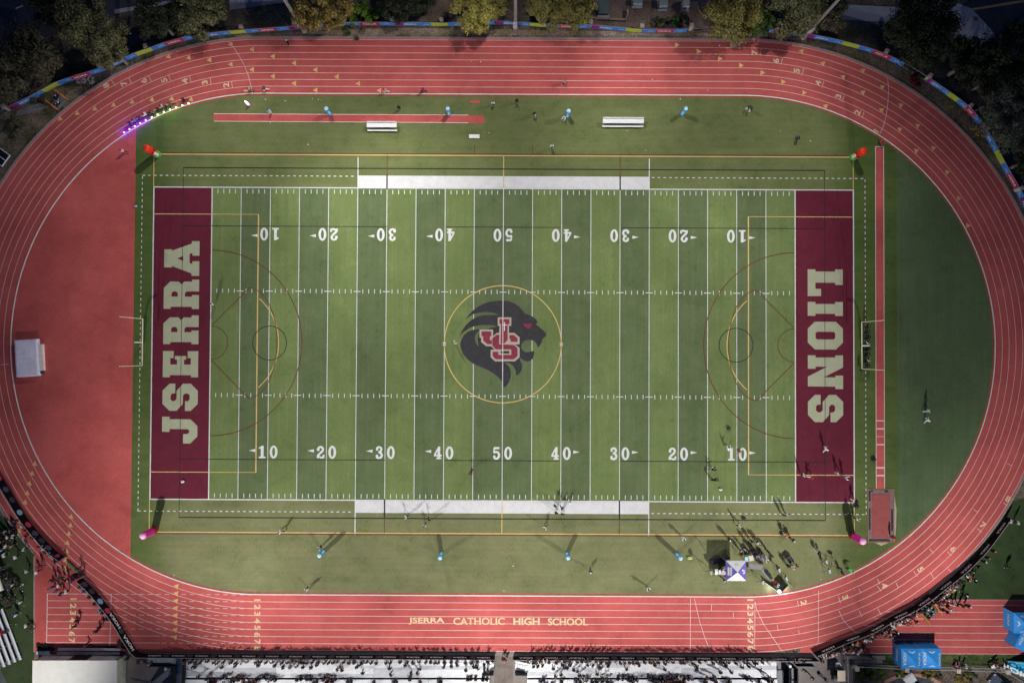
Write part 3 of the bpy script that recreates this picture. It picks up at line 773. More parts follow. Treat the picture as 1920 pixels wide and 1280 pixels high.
for x in (-.7,.7):
    for y in (-.2,.2): b.box((x-.06,y-.06,0),(x+.06,y+.06,.03))
b.build("foot", M['charcoal'], t)

# goalposts
def goalpost(px, py, pxb, s, label):
    c = P(px, py, 3.05); t = empty("goalpost", (0,0,0), label, "goalpost", "gooseneck goalposts")
    m = M['goal']
    b = MB(); b.tube((c.x,-3.55,3.05),(c.x,3.55,3.05),.08); b.build("crossbar", m, t)
    for y in (-3.55, 3.55):
        b = MB(); b.tube((c.x,y,3.05),(c.x,y,9.15),.045); b.build("upright", m, t)
    base = c.x + s*1.55
    b = MB(); pts = [(base,0,0),(base,0,2.1),(base-s*.15,0,2.6),(base-s*.5,0,2.95),(c.x,0,3.05)]
    for i in range(4): b.tube(pts[i], pts[i+1], .11)
    b.build("gooseneck", m, t)
    b = MB(); b.lathe([(.26,0),(.26,1.8),(.2,1.84)], (base,0,0.02), 12); b.build("pad", M['charcoal'], t)
M['goal'] = mat("goal_yellow_white", (.80,.78,.52), 0.5)
goalpost(267, 641, 251, -1, "pale yellow goalpost behind the JSERRA end zone")
goalpost(1616, 648, 1633, 1, "pale yellow goalpost behind the LIONS end zone")

# high jump mat under its cover
cA = P(55, 671)
t = empty("high_jump_mat", (cA.x, cA.y, 0.004), "high jump mat under a pale wrinkled cover on the red semicircle", "mat", rz=R_(4))
b = MB(); n1, n2 = 16, 26; hw, hl = 1.75, 2.85
def top(u, v):
    x, y = -hw+2*hw*u, -hl+2*hl*v
    e = min(u, 1-u, v, 1-v)
    z = .66 - (.06 if e < .02 else 0) + .045*math.sin(9*v+3*u)*math.sin(4*u) - .05*math.exp(-((v-.62-.12*u)/.02)**2)*(u < .5) - .05*math.exp(-((v-.55+.07*u)/.02)**2)*(u < .7)
    return (x, y, z)
for i in range(n1):
    for j in range(n2):
        b.face([top(i/n1,j/n2), top((i+1)/n1,j/n2), top((i+1)/n1,(j+1)/n2), top(i/n1,(j+1)/n2)])
for i in range(n1):
    for v, f in ((0,1),(1,-1)):
        p, q = top(i/n1, v), top((i+1)/n1, v)
        b.face([(p[0],p[1]-.04*f,0),(q[0],q[1]-.04*f,0),q,p][::f])
for j in range(n2):
    for u, f in ((0,-1),(1,1)):
        p, q = top(u, j/n2), top(u, (j+1)/n2)
        b.face([(p[0]+.04*f,p[1],0),(q[0]+.04*f,q[1],0),q,p][::f])
b.build("cover", mat("mat_cover", (.78,.73,.86), 0.7, 0.08, 1.5), t, True)
b = MB(); b.box((1.78,-2.1,0),(2.45,2.0,.50)); b.build("front_pad", mat("pale_pad", (.80,.73,.68), 0.7, 0.1, 2.0), t)
b = MB(); b.box((1.8,-2.55,0),(2.3,-2.15,.28)); b.build("strap_bag", mat("green_bag", (.03,.07,.06), 0.7), t)

# long jump pit
pc = [P(*q) for q in ((1626,916),(1676,916.5),(1677,1016),(1627.5,1015.5))]
cx = sum(p.x for p in pc)/4; cy = sum(p.y for p in pc)/4
t = empty("jump_pit", (cx, cy, 0), "sand pit under a red cover with dark drain trays at its rim", "jump pit")
w2, l2 = (pc[1].x-pc[0].x)/2, (pc[0].y-pc[3].y)/2
M['tarp'] = mat("pit_cover", (.35,.085,.075), 0.8, 0.12, 0.8)
b = MB()
for lo, hi in (((-w2,-l2,0.01),(-w2+.13,l2,.07)),((w2-.13,-l2,0.01),(w2,l2,.07)),((-w2+.13,-l2,.01),(w2-.13,-l2+.13,.07)),((-w2+.13,l2-.13,.01),(-.75,l2,.07)),((.75,l2-.13,.01),(w2-.13,l2,.07))): b.box(lo, hi)
b.build("rim", mat("pit_rim", (.36,.16,.12), 0.85, 0.15, 2.0), t)
b = MB(); b.box((-w2+.65,-l2+.62,.012),(w2-.62,l2-.75,.045)); b.build("cover", M['tarp'], t)
b = MB(); b.line([(-w2+.7,l2-1.55),(w2-.7,l2-1.55)], .03, .047); b.line([(-w2+1.0,-l2+1.9),(0.6,-l2+1.88)], .06, .047); b.build("cover_seam", mat("seam_brown", (.22,.06,.05), 0.9), t)
b = MB(); b.box((-w2+.13,-l2+.13,.008),(w2-.13,l2-.13,.011)); b.build("tray_floor", mat("tray_grey", (.22,.17,.165), 0.85, 0.2, 2.0), t)
for lo, hi in (((-w2+.16,l2-1.9),(-w2+.46,l2-.3)),((-w2+.16,-l2+1.9),(-w2+.46,l2-3.0)),((w2-.5,-l2+1.7),(w2-.2,l2-3.1)),((-w2+.2,-l2+.17),(w2-.75,-l2+.47)),((w2-1.5,l2-.5),(w2-.9,l2-.16)),((-w2+.5,l2-.42),(-w2+.9,l2-.2))):
    b = MB(); b.box((lo[0],lo[1],.012),(hi[0],hi[1],.028)); b.build("drain_tray", M['charcoal'], t)
b = MB(); b.poly([[P2(*q) for q in ((1677,930),(1681,955),(1680,985),(1678,1012),(1677,1016))]], 0.013); b.poly([[P2(*q) for q in ((1640,1016.5),(1666,1016.5),(1652,1022.5))]], 0.013)
stuff(b.build("spilled_sand", M['sand']))

# pacing lights on the inner kerb
LP = [(234,249.3,0),(244,243.2,0),(254,237.6,0),(264,232,0),(274.5,226.3,0),(286,221.2,1),(297,216,1),(308.5,211.3,1),(320,206.8,1),(331.5,202.6,1),(343,198.6,2),(354.5,195,2)]
M['led_v'] = mat("led_violet", (.25,.07,1.0), 0.4, emit=12.0)
M['led_w'] = mat("led_violet_core", (.62,.45,1.0), 0.4, emit=1.9)
M['led_g'] = mat("led_green", (.25,1.0,.35), 0.4, emit=22.0)
M['led_gw'] = mat("led_white", (.75,1,.8), 0.4, emit=1.7)
names = ["first","second","third","fourth","fifth","sixth","seventh"]
for i, (px, py, k) in enumerate(LP):
    c = P(px, py); kind = ["violet","green","whitish"][k]
    idx = [0,5,10][k]
    t = empty("pacing_light", (c.x, c.y, .05), "%s glowing pacing light on the inner kerb, %s of its colour from the red semicircle" % (kind, names[i-idx]), "track light", "lit pacing lights on the inner kerb")
    b = MB(); b.lathe([(.16,0),(.16,.05),(.10,.07)], n=12); b.build("housing", M['charcoal'], t)
    b = MB(); b.ball((0,0,.13), .15, n=12); b.build("lens", M[['led_w','led_gw','led_gw'][k]], t, True)
    if k < 2:
        ld = bpy.data.lights.new("pacing_glow", 'POINT'); ld.energy = [55, 12][k]; ld.color = [(.07,.02,1.0),(.10,1,.2)][k]; ld.shadow_soft_size = .12
        lo = bpy.data.objects.new("pacing_glow", ld); COL.objects.link(lo); lo.parent = t; lo.location = (0,0,.55)

# ---------------------------------------------------------------- tents
def canopy(px, py, w, d, h, rise, mats, label, rz=0.0, group=None, walls=(), text=None, valance=.3, mi=(0,0,0,0), name="canopy_tent"):
    """mats: roof slopes use mats[mi[k]] for front(-y), right, back, left"""
    c = P(px, py); t = empty(name, (c.x, c.y, 0), label, "tent", group, rz)
    cs = [(-w/2,-d/2),(w/2,-d/2),(w/2,d/2),(-w/2,d/2)]
    b = MB()
    for k in range(4):
        A, B = cs[k], cs[(k+1) % 4]
        b.face([(*A,h),(*B,h),(0,0,h+rise)], mi[k])
        b.face([(*A,h-valance),(*B,h-valance),(*B,h),(*A,h)], mi[k])
    b.build("roof", mats, t)
    for A in cs:
        b = MB(); b.tube((A[0]*.98,A[1]*.98,0),(A[0]*.98,A[1]*.98,h-.02),.035,n=8); b.build("leg", M['grey'], t)
    for k in walls:
        A, B = cs[k], cs[(k+1) % 4]
        b = MB(); k9 = .985
        b.face([(A[0]*k9,A[1]*k9,.05),(B[0]*k9,B[1]*k9,.05),(B[0]*k9,B[1]*k9,h-.3),(A[0]*k9,A[1]*k9,h-.3)]); b.build("side_wall", mats[0], t)
    return t
def slope_text(t, s, w, d, h, rise, side, size, mt, up=.45, shift=0.0, offset=.02, wk=1.0):
    """lettering lying on one roof slope of a canopy (side 0 front, 1 right, 2 back, 3 left), read from outside"""
    vs, fs, ww = text_tris(s, offset)
    ang = [0, math.pi/2, math.pi, -math.pi/2][side]
    half = (d if side in (0, 2) else w)/2
    sl = math.hypot(half, rise)
    b = MB(); out = []
    for u, v in vs:
        uu = u*size*wk+shift; q = up*sl + v*size
        yy = -half + q*half/sl; zz = h + q*rise/sl + .015
        out.append((uu*math.cos(ang)-yy*math.sin(ang), uu*math.sin(ang)+yy*math.cos(ang), zz))
    b.tris(out, fs); b.build("lettering", mt, t)
tw = P(1764,1233,2.4); 
def tent_center(px0, px1, py0, py1, h):
    a = P(px0, py0, h); c = P(px1, py1, h); return (a+c)/2, c.x-a.x, a.y-c.y
def tent_at(box, h): 
    c, w, d = tent_center(*box, h)
    # px of the ground point under the centre is not needed: return world
    return c, w, d
def canopy_w(c, *a, **k):
    t = canopy(960, 640, *a, **k); t.location = (c.x, c.y, 0); return t
for box, lab, wl in (((1690,1727,1215,1252.5),"left blue canopy tent of the joined pair by the right fence",(3,2)),
                     ((1727.4,1764.5,1215,1252.5),"right blue canopy tent of the joined pair by the right fence",(2,))):
    c, w, d = tent_at(box, 2.3)
    t = canopy_w(c, w, d, 2.3, .75, [M['t_blue']], lab, group="blue canopy tents", walls=wl)
    slope_text(t, "HOKA", w, d, 2.3, .75, 3, .42, M['line'], .27, wk=1.2); slope_text(t, "HOKA", w, d, 2.3, .75, 1, .42, M['line'], .24, wk=1.2)
    for side in (0, 2):
        b = MB(); ang = 0 if side == 0 else math.pi
        for sg in (-1, 1):
            q = [(sg*0.0,-d/2+.62),(sg*.45,-d/2+.42),(sg*.45,-d/2+.28),(sg*0.0,-d/2+.46)]
            pts = []
            for x, y in q:
                z = 2.3+.75*(d/2+y)/(d/2)+.015; pts.append((x*math.cos(ang)-y*math.sin(ang), x*math.sin(ang)+y*math.cos(ang), z))
            b.face(pts)
        b.build("chevron", M['line'], t)
    if 3 in wl:
        vs, fs, ww = text_tris("HOKA", .02); b = MB(); b.tris([(-w/2-.02, -u*.45*1.1, 1.15+v*.45) for u, v in vs], fs); b.build("lettering", M['line'], t)
c, w, d = tent_at((1901,1938,1148,1187), 2.3)
t = canopy_w(c, w, d, 2.3, .75, [M['t_blue']], "blue canopy tent at the right edge on the red straight, nearest the lawn", group="blue canopy tents", walls=(3,))
slope_text(t, "HOKA", w, d, 2.3, .75, 2, .34, M['line'], .3); slope_text(t, "HOKA", w, d, 2.3, .75, 0, .34, M['line'], .22)
b = MB()
for sg in (-1, 1):
    b.face([(-w/2+.75,0,2.3+.75*.75/(w/2)+.015),(-w/2+.5,sg*.4,2.3+.75*.5/(w/2)+.015),(-w/2+.36,sg*.4,2.3+.75*.36/(w/2)+.015),(-w/2+.58,0,2.3+.75*.58/(w/2)+.015)][::sg])
b.build("chevron", M['line'], t)
vs, fs, ww = text_tris("HOKA", .02); b = MB(); b.tris([(-w/2-.02, -u*.42*1.1, 1.15+v*.42) for u, v in vs], fs); b.build("lettering", M['line'], t)
c, w, d = tent_at((1911,1936,1193,1217), 2.2)
t = canopy_w(c, 2.6, 2.6, 2.2, .6, [M['t_blue'], M['white']], "blue and white canopy tent turned askew at the right edge above the arch", rz=R_(-25), group="blue canopy tents", walls=(3,), mi=(0,1,1,0))
slope_text(t, "HOKA", 2.6, 2.6, 2.2, .6, 3, .34, M['line'], .3)

# purple and white media tent
c, w, d = tent_at((1361.5,1399,1051,1088.5), 2.3)
t = canopy_w(c, w, d, 2.3, .7, [M['white'], M['t_purple']], "purple and white canopy tent of the broadcast crew on the infield", mi=(0,1,0,1))
def slope_marks(t, w, d, h, rise, side, rects, mt):
    """small flat marks on a roof slope: (u0, u1, v0, v1) in metres along the eave and up the slope"""
    ang = [0, math.pi/2, math.pi, -math.pi/2][side]; half = (d if side in (0, 2) else w)/2; sl = math.hypot(half, rise)
    b = MB()
    for u0, u1, v0, v1 in rects:
        pts = []
        for u, q in ((u0,v0),(u1,v0),(u1,v1),(u0,v1)):
            yy = -half+q*half/sl; zz = h+q*rise/sl+.015
            pts.append((u*math.cos(ang)-yy*math.sin(ang), u*math.sin(ang)+yy*math.cos(ang), zz))
        b.face(pts)
    b.build("logo", mt, t)
slope_marks(t, w, d, 2.3, .7, 3, [(-.62,.62,.22,.40),(-.62,.55,.46,.52),(-.62,-.42,.56,.86),(-.36,-.16,.56,.86),(-.10,.10,.60,.86),(.16,.36,.56,.86),(.42,.62,.56,.80)], M['line'])
slope_marks(t, w, d, 2.3, .7, 1, [(-.35,.05,.25,.36),(-.35,-.22,.36,.62),(.05,.2,.30,.80),(.2,.34,.55,.80),(-.12,.02,.50,.62)], M['line'])
slope_marks(t, w, d, 2.3, .7, 2, [(-.3,.3,.55,.60),(-.15,-.05,.3,.5),(.1,.2,.35,.5)], M['alu_shade'])

# inflatable spider-legged tent at the right edge: four legs, deeply curved edges
tip = P(1880,1248); ctr = P(1942,1242); t = empty("inflatable_tent", (ctr.x, ctr.y, 0), "cyan inflatable tent leg with white lettering at the bottom right corner", "tent")
R0 = (tip-ctr).length; a0 = math.atan2(tip.y-ctr.y, tip.x-ctr.x); HT = 3.7
def leg_pt(k): return Vector((R0*math.cos(a0+k*math.pi/2), R0*math.sin(a0+k*math.pi/2), 0))
def edge(k, v):
    p, q = leg_pt(k), leg_pt(k+1); wv = .26
    m_ = p.lerp(q, wv*.5+(1-wv)*v); s_ = math.sin(math.pi*v)
    return Vector((m_.x*(1-.46*s_**.8), m_.y*(1-.46*s_**.8), 2.55*s_**.75))
def surf(k, u, v):
    e = edge(k, v); z = HT + (e.z-HT)*u**1.7
    return Vector((e.x*u, e.y*u, z))
b = MB()
for k in range(4):
    for i in range(14):
        for j in range(16):
            u0, u1, v0, v1 = i/14, (i+1)/14, j/16, (j+1)/16
            b.face([surf(k,u0,v0), surf(k,u1,v0), surf(k,u1,v1), surf(k,u0,v1)])
    for i in range(14):          # the closing strip along each leg
        u0, u1 = i/14, (i+1)/14
        b.face([surf(k,u0,1), surf(k,u1,1), surf((k+1) % 4,u1,0), surf((k+1) % 4,u0,0)])
b.build("canopy", M['t_cyan'], t, True)
for k in range(4):
    b = MB(); n = 20
    for j in range(n): b.tube(edge(k,j/n), edge(k,(j+1)/n), .16, n=8)
    b.build("edge_tube", mat("tent_edge_teal", (.12,.50,.62), .5) if "tent_edge_teal" not in bpy.data.materials else bpy.data.materials["tent_edge_teal"], t, True)
vs, fs, ww = text_tris("HOKA", .04); b = MB(); out = []
fx = Vector((1,0,0)); 
for u, v in vs:
    # lies on the upper side of the leg that comes towards the track
    X, Y = -R0*.80+u*.80*1.02, -.62-u*.30+v*.80
    r = math.hypot(X, Y); uu = min(.98, r/R0)
    out.append((X, Y, HT*(1-uu**1.7)+.75+.1))
b.tris(out, fs); b.build("lettering", M['line'], t)

# ---------------------------------------------------------------- wall strips: banners, barriers
def resample(pts, step):
    out = [Vector(pts[0])]; 
    for a, c in zip(pts[:-1], pts[1:]):
        a, c = Vector(a), Vector(c); n = max(1, round((c-a).length/step))
        for k in range(1, n+1): out.append(a.lerp(c, k/n))
    return out
def smooth(pts, it=2):
    for _ in range(it):
        o = [pts[0]]
        for a, c in zip(pts[:-1], pts[1:]):
            a, c = Vector(a), Vector(c); o += [a.lerp(c,.25), a.lerp(c,.75)]
        o.append(pts[-1]); pts = o
    return [Vector(p) for p in pts]
class Path:
    def __init__(s, pts):
        s.p = [Vector((p[0], p[1])) for p in pts]; s.l = [0]
        for a, c in zip(s.p[:-1], s.p[1:]): s.l.append(s.l[-1]+(c-a).length)
        s.L = s.l[-1]
    def at(s, d):
        d = max(0, min(s.L, d))
        for i in range(len(s.l)-1):
            if d <= s.l[i+1] + 1e-9:
                k = (d-s.l[i])/max(1e-9, s.l[i+1]-s.l[i]); a, c = s.p[i], s.p[i+1]
                return a.lerp(c, k), (c-a).normalized()
        return s.p[-1], (s.p[-1]-s.p[-2]).normalized()
    def near(s, q):
        q = Vector(q); best = (1e9, 0)
        n = int(s.L/0.25)
        for i in range(n+1):
            d = s.L*i/n; e = (s.at(d)[0]-q).length
            if e < best[0]: best = (e, d)
        return best[1]
def strip(b, path, d0, d1, z0, z1, side, th=.03, m=0, off=0.0, step=.8, lean=0.0):
    """upright strip between two lengths of a path; side +1: the left of the travel direction faces the field"""
    n = max(1, int((d1-d0)/step)+1); A = []
    for i in range(n+1):
        p, t = path.at(d0+(d1-d0)*i/n); nn = Vector((-t.y, t.x))*side
        A.append((p+nn*off, nn))
    for (p, a), (q, c) in zip(A[:-1], A[1:]):
        f = lambda v, k, z: (v.x+k.x*th-k.x*lean*(z-z0), v.y+k.y*th-k.y*lean*(z-z0), z)
        g = lambda v, k, z: (v.x-k.x*lean*(z-z0), v.y-k.y*lean*(z-z0), z)
        b.face([f(p,a,z0), f(q,c,z0), f(q,c,z1), f(p,a,z1)], m); b.face([g(q,c,z0), g(p,a,z0), g(p,a,z1), g(q,c,z1)], m)
        b.face([f(p,a,z1), f(q,c,z1), g(q,c,z1), g(p,a,z1)], m)
    for (p, a), fl in ((A[0], 1), (A[-1], -1)):
        b.face([(p.x,p.y,z0),(p.x+a.x*th,p.y+a.y*th,z0),(p.x+a.x*th-a.x*lean*(z1-z0),p.y+a.y*th-a.y*lean*(z1-z0),z1),(p.x-a.x*lean*(z1-z0),p.y-a.y*lean*(z1-z0),z1)][::fl], m)
def wall_text(b, path, d, s, h, zc, side, off, offset=.03, wk=1.0, lean=0.0, z0=0.0):
    vs, fs, w = text_tris(s, offset)
    out = []
    for u, v in vs:
        # reading direction: to the right of somebody on the field side looking at the wall
        p, t = path.at(d + (u*h*wk)*(-side)*-1 if side > 0 else d + u*h*wk*-1*-1)
        nn = Vector((-t.y, t.x))*side
        rdir = Vector((-nn.y, nn.x))
        p0, t0 = path.at(d); n0 = Vector((-t0.y, t0.x))*side; r0 = Vector((-n0.y, n0.x))
        sgn = 1 if r0.dot(t0) > 0 else -1
        p, t = path.at(d + sgn*u*h*wk); nn = Vector((-t.y, t.x))*side
        z = zc+v*h
        out.append((p.x+nn.x*(off-lean*(z-z0)), p.y+nn.y*(off-lean*(z-z0)), z))
    b.tris(out, fs)
topfence = smooth([P2(*q) for q in ((-40,236),(0,219),(27,204),(60,188),(85,175),(115,158),(160,144),(197,133),(230,118),(262,104),(292,94),(320,84),(350,76),(367,72),(400,68),(440,64),(480,61),(550,56),(600,50),(640,48.5),(740,48),(850,50),(930,45.5),(960,47),(1020,51),(1060,53),(1107,53),(1150,57),(1203,62),(1240,61.5),(1290,61),(1340,57),(1440,60),(1485,66),(1530,73),(1575,83),(1640,101),(1690,124),(1735,152),(1762,170),(1790,190),(1815,210),(1838,242),(1858,275),(1880,318),(1900,352),(1915,380),(1935,425),(1950,470))], 1)
TP = Path(topfence)
t = empty("perimeter_fence", (0,0,0), "low metal rail fence behind the top straight and both bends, carrying the banners", "fence")
b = MB(); strip(b, TP, 0, TP.L, 1.16, 1.22, -1, .06); strip(b, TP, 0, TP.L, .08, .12, -1, .05); b.build("rail", M['steel'], t)
b = MB(); k = 0.0
while k < TP.L:
    p, tt = TP.at(k); b.tube((p.x,p.y,-.05),(p.x,p.y,1.2),.03,n=6); k += 2.4
stuff(b.build("fence_posts", M['steel'], t))
cyc = [(27,204),(200,132),(376,71),(548,56.5),(743,48),(930,45.5),(1108,53),(1323,58),(1511,70),(1736,153),(1835,238),(1912,374)]
CL = [("b_purple",.075),("b_blue",.28),("b_green",.17),("b_blue",.145),("b_magenta",.19),("b_blue",.14)]
bm = [M['b_blue'], M['b_purple'], M['b_magenta'], M['b_green']]
bi = {"b_blue":0,"b_purple":1,"b_magenta":2,"b_green":3}
near = ["in the top left corner behind the stacked hurdles cart","below the big olive tree at the top left","under the dark trees left of the tall mast","beside the tall mast and the autumn tree","left of the yellow tree at the top","right of the slim middle mast","in front of the two round bushes","below the yellow-green trees right of the bushes","along the top right bend start by the mast","on the right bend before the red shrub","on the right bend beside the grey-green tree","at the far right end of the fence"]
for i, q in enumerate(cyc):
    d0 = TP.near(P2(*q)); d1 = TP.near(P2(*cyc[i+1]))-.25 if i+1 < len(cyc) else TP.L
    if i == 6: d1 = TP.near(P2(1289,61))-.1
    if i == 8: d1 = TP.near(P2(1690,124))
    L = (d1-d0)
    b = MB(); d = d0; tx = MB()
    for k, (nm, fr) in enumerate(CL):
        e = min(d1, d+fr*L)
        strip(b, TP, d, e, .14, 1.15, -1, .02, bi[nm], .035)
        d = e
    o = b.build("banner", bm); tag(o, "blue, green and magenta fence banner "+near[i], "banner", "colourful banners on the perimeter fence")
    wall_text(tx, TP, d0+L*.765, "HOKA", .42, .62, -1, .064, .03, 1.3); wall_text(tx, TP, d0+L*.15, "HOKA", .40, .62, -1, .064, .03, 1.3)
    tx.build("lettering", M['line'], o)
    tx = MB()
    for f in (.31, .62, .93):
        p, tt = TP.at(d0+L*f)
        for sg in (-1, 1):
            pts = []
            for x, z in ((0,.78),(sg*.45,.55),(sg*.45,.45),(0,.66)):
                p, tt = TP.at(d0+L*f+x); nn = Vector((tt.y,-tt.x)); pts.append((p.x+nn.x*.064, p.y+nn.y*.064, z))
            tx.face(pts)
    tx.build("chevron", M['col_pale'], o)
pp = [((15,198),"at the far left end of the banner fence"),((197,128),"under the olive tree at the top left"),((280,88),"below the gap between the two top left trees"),((458,57),"left of the tall mast by the pavement"),((556,49),"behind the foot of the tall mast"),((737,41),"at the middle of the autumn leaf bank"),((830,41),"just left of the yellow tree"),((1107,47),"below the low L-shaped garden wall"),((1200,53),"left of the round green bush"),((1293,53),"right of the bushes, before the bare fence gap"),((1500,60),"beside the right mast foot"),((1655,97),"on the right bend near the dead grass"),((1739,141),"by the dark red shrub"),((1816,195),"beside the grey-green tree"),((1908,352),"at the right edge of the photo")]
pos = None
for i, ((px, py), lab) in enumerate(pp):
    d = TP.near(P2(px, py+7)); p, tt = TP.at(d)
    t = empty("stone_pillar", (p.x-tt.y*.0, p.y+tt.x*.45, 0), "square tan fence pillar "+lab, "pillar", "fence pillars", math.atan2(tt.y, tt.x))
    b = MB(); b.box((-.24,-.24,-.05),(.24,.24,1.28)); b.build("shaft", M['stone'], t)
    b = MB(); b.box((-.30,-.30,1.28),(.30,.30,1.40)); b.build("cap", M['stone'], t)

def barrier(pts, label, texts, discs=(), h=1.25, name="crowd_barrier", lean=.12, side=1, th=.5):
    pth = Path(smooth([P2(*q) for q in pts], 1))
    t = empty(name, (0,0,0), label, "barrier", "black covered crowd barriers")
    b = MB(); strip(b, pth, 0, pth.L, .03, h, side, .05, 0, 0, .8, lean); b.build("cover", M['cover'], t)
    b = MB(); strip(b, pth, 0, pth.L, h, h+.05, side, .04, 0, -lean*h, .8); b.build("top_rail", M['alu_shade'], t)
    k = .6; b = MB()
    while k < pth.L:
        p, tt = pth.at(k); nn = Vector((-tt.y, tt.x))*side; q = p-nn*.9
        b.tube((p.x-nn.x*.2,p.y-nn.y*.2,h*.9),(q.x,q.y,.02),.03,n=6); k += 2.3
    stuff(b.build("brace", M['steel'], t))
    b = MB()
    n = texts; z0 = .03
    for i in range(n):
        wall_text(b, pth, pth.L*(i+.5)/n, "HOKA", .40, .70, side, .062, .03, 1.35, lean, z0)
    if n: b.build("lettering", M['barrier_white'], t)
    for f, mm in discs:
        b = MB(); p, tt = pth.at(pth.L*f); nn = Vector((-tt.y, tt.x))*side; r = .5
        ring = []
        for kk in range(20):
            a = 2*math.pi*kk/20; z = .66+r*.92*math.sin(a); ring.append((p.x+tt.x*r*math.cos(a)+nn.x*(.064-lean*(z-z0)), p.y+tt.y*r*math.cos(a)+nn.y*(.064-lean*(z-z0)), z))
        b.face(ring); b.build("disc", mm, t)
    return pth
M['cover'] = mat("barrier_cover", (.005,.005,.006), 0.8, 0.15, 1.0, spec=.1)
M['barrier_white'] = mat("barrier_lettering", (.55,.55,.58), 0.6)
dg = mat("disc_slate", (.06,.065,.13), 0.6); dp = mat("disc_pink", (.42,.04,.09), 0.6); db = mat("disc_sky", (.22,.38,.60), 0.6); dk = mat("disc_dull", (.035,.038,.055), 0.6)
bl = barrier([(-14,862),(3,893),(17,915),(32,940),(47,965),(60,983),(75,1001),(95,1023),(108,1035),(121,1044)],
    "long black covered barrier across the left bend above the gate gap", 0, [(.16,dp),(.27,dg),(.37,dk),(.49,db),(.61,dp),(.70,dg),(.78,dk),(.86,dg),(.95,dp)], 1.45)
bl2 = barrier([(154,1083),(166,1094),(180,1108),(194,1125),(206,1140),(218,1156),(230,1175),(240,1193),(250,1208),(256,1218),(263,1223.5),(272,1224.5)],
    "long black covered barrier slanting from the gate gap down to the left grandstand", 0, [(.07,dg),(.17,dk),(.30,db),(.42,dp),(.66,dk)], 1.35)
b = MB(); wall_text(b, bl2, bl2.L*.54, "HOKA", .55, .62, 1, .066, .03, 1.35, .12, .03); wall_text(b, bl2, bl2.L*.80, "HOKA", .55, .62, 1, .066, .03, 1.35, .12, .03)
tl = [o for o in COL.objects if o.name.startswith("crowd_barrier")][-1]
b.build("lettering", M['line'], tl)
b1 = barrier([(272,1224.8),(400,1225.5),(600,1226.8),(760,1227.6),(928,1228.6)], "long black covered barrier along the front of the left grandstand", 15, [(.067*k, dk) for k in range(1, 15)], 1.35, lean=.05)
b2 = barrier([(962,1229),(1100,1229.5),(1300,1230),(1420,1231),(1529,1232)], "long black covered barrier along the front of the right grandstand", 12, [((k)/12, dk) for k in range(1, 12)], 1.35, lean=.05)
br = barrier([(1526,1222.5),(1552,1211),(1578,1199),(1606,1189),(1633,1178),(1654,1166),(1673,1155),(1694,1145),(1712,1136),(1740,1117),(1766,1096),(1792,1076),(1812,1058),(1830,1040),(1846,1022),(1860,1003),(1873,985),(1886,968)],
    "long black covered barrier slanting up across the right bend with the crowd behind", 9, [], 1.25, lean=.08)
# swing gate leaves in the gap of the left barrier
for q, lab, mm in ((((126,1043),(102,1057)), "thin blue gate leaf standing open at the upper end of the gap", M['gate_blue'] if 'gate_blue' in M else mat("gate_blue", (.05,.07,.18), 0.5)),
               (((161,1078),(134,1091)), "thin slate blue gate leaf standing open at the lower end of the gap", mat("gate_slate", (.06,.10,.22), 0.5))):
    a, c = P(*q[0]), P(*q[1]); t = empty("barrier_gate", a, lab, "gate", "gate leaves of the left barrier")
    pth = Path([(0,0),((c-a).x,(c-a).y)])
    b = MB(); strip(b, pth, 0, pth.L, .15, 1.15, 1, .05); b.build("panel", mm, t)
    b = MB(); b.tube((0,0,0),(0,0,1.3),.05,n=8); b.tube(((c-a).x,(c-a).y,0),((c-a).x,(c-a).y,1.2),.04,n=8); b.build("post", M['steel'], t)
a, c = P(125,1051), P(149,1074); t = empty("flag_banner", (a+c)/2, "green feather-shaped banner lying in the barrier gap", "banner")
d = (c-a); L = d.length; d.normalize(); nn = Vector((-d.y, d.x, 0)); b = MB(); n = 12
up = [(-L/2+L*k/n) for k in range(n+1)]
for x0, x1 in zip(up[:-1], up[1:]):
    f = lambda x: .42*math.sqrt(max(0, 1-(2*x/L)**2))+.05
    b.face([d*x0-nn*f(x0)*.6+Vector((0,0,.06)), d*x1-nn*f(x1)*.6+Vector((0,0,.06)), d*x1+nn*f(x1)*.6+Vector((0,0,.34)), d*x0+nn*f(x0)*.6+Vector((0,0,.34))])
b.build("cloth", mat("flag_green", (.07,.26,.12), 0.6, 0.1, 2), t)
b = MB(); b.tube(d*(-L/2)+Vector((0,0,.03)), d*(L/2)+Vector((0,0,.03)), .03, n=8); b.build("pole", M['steel'], t)
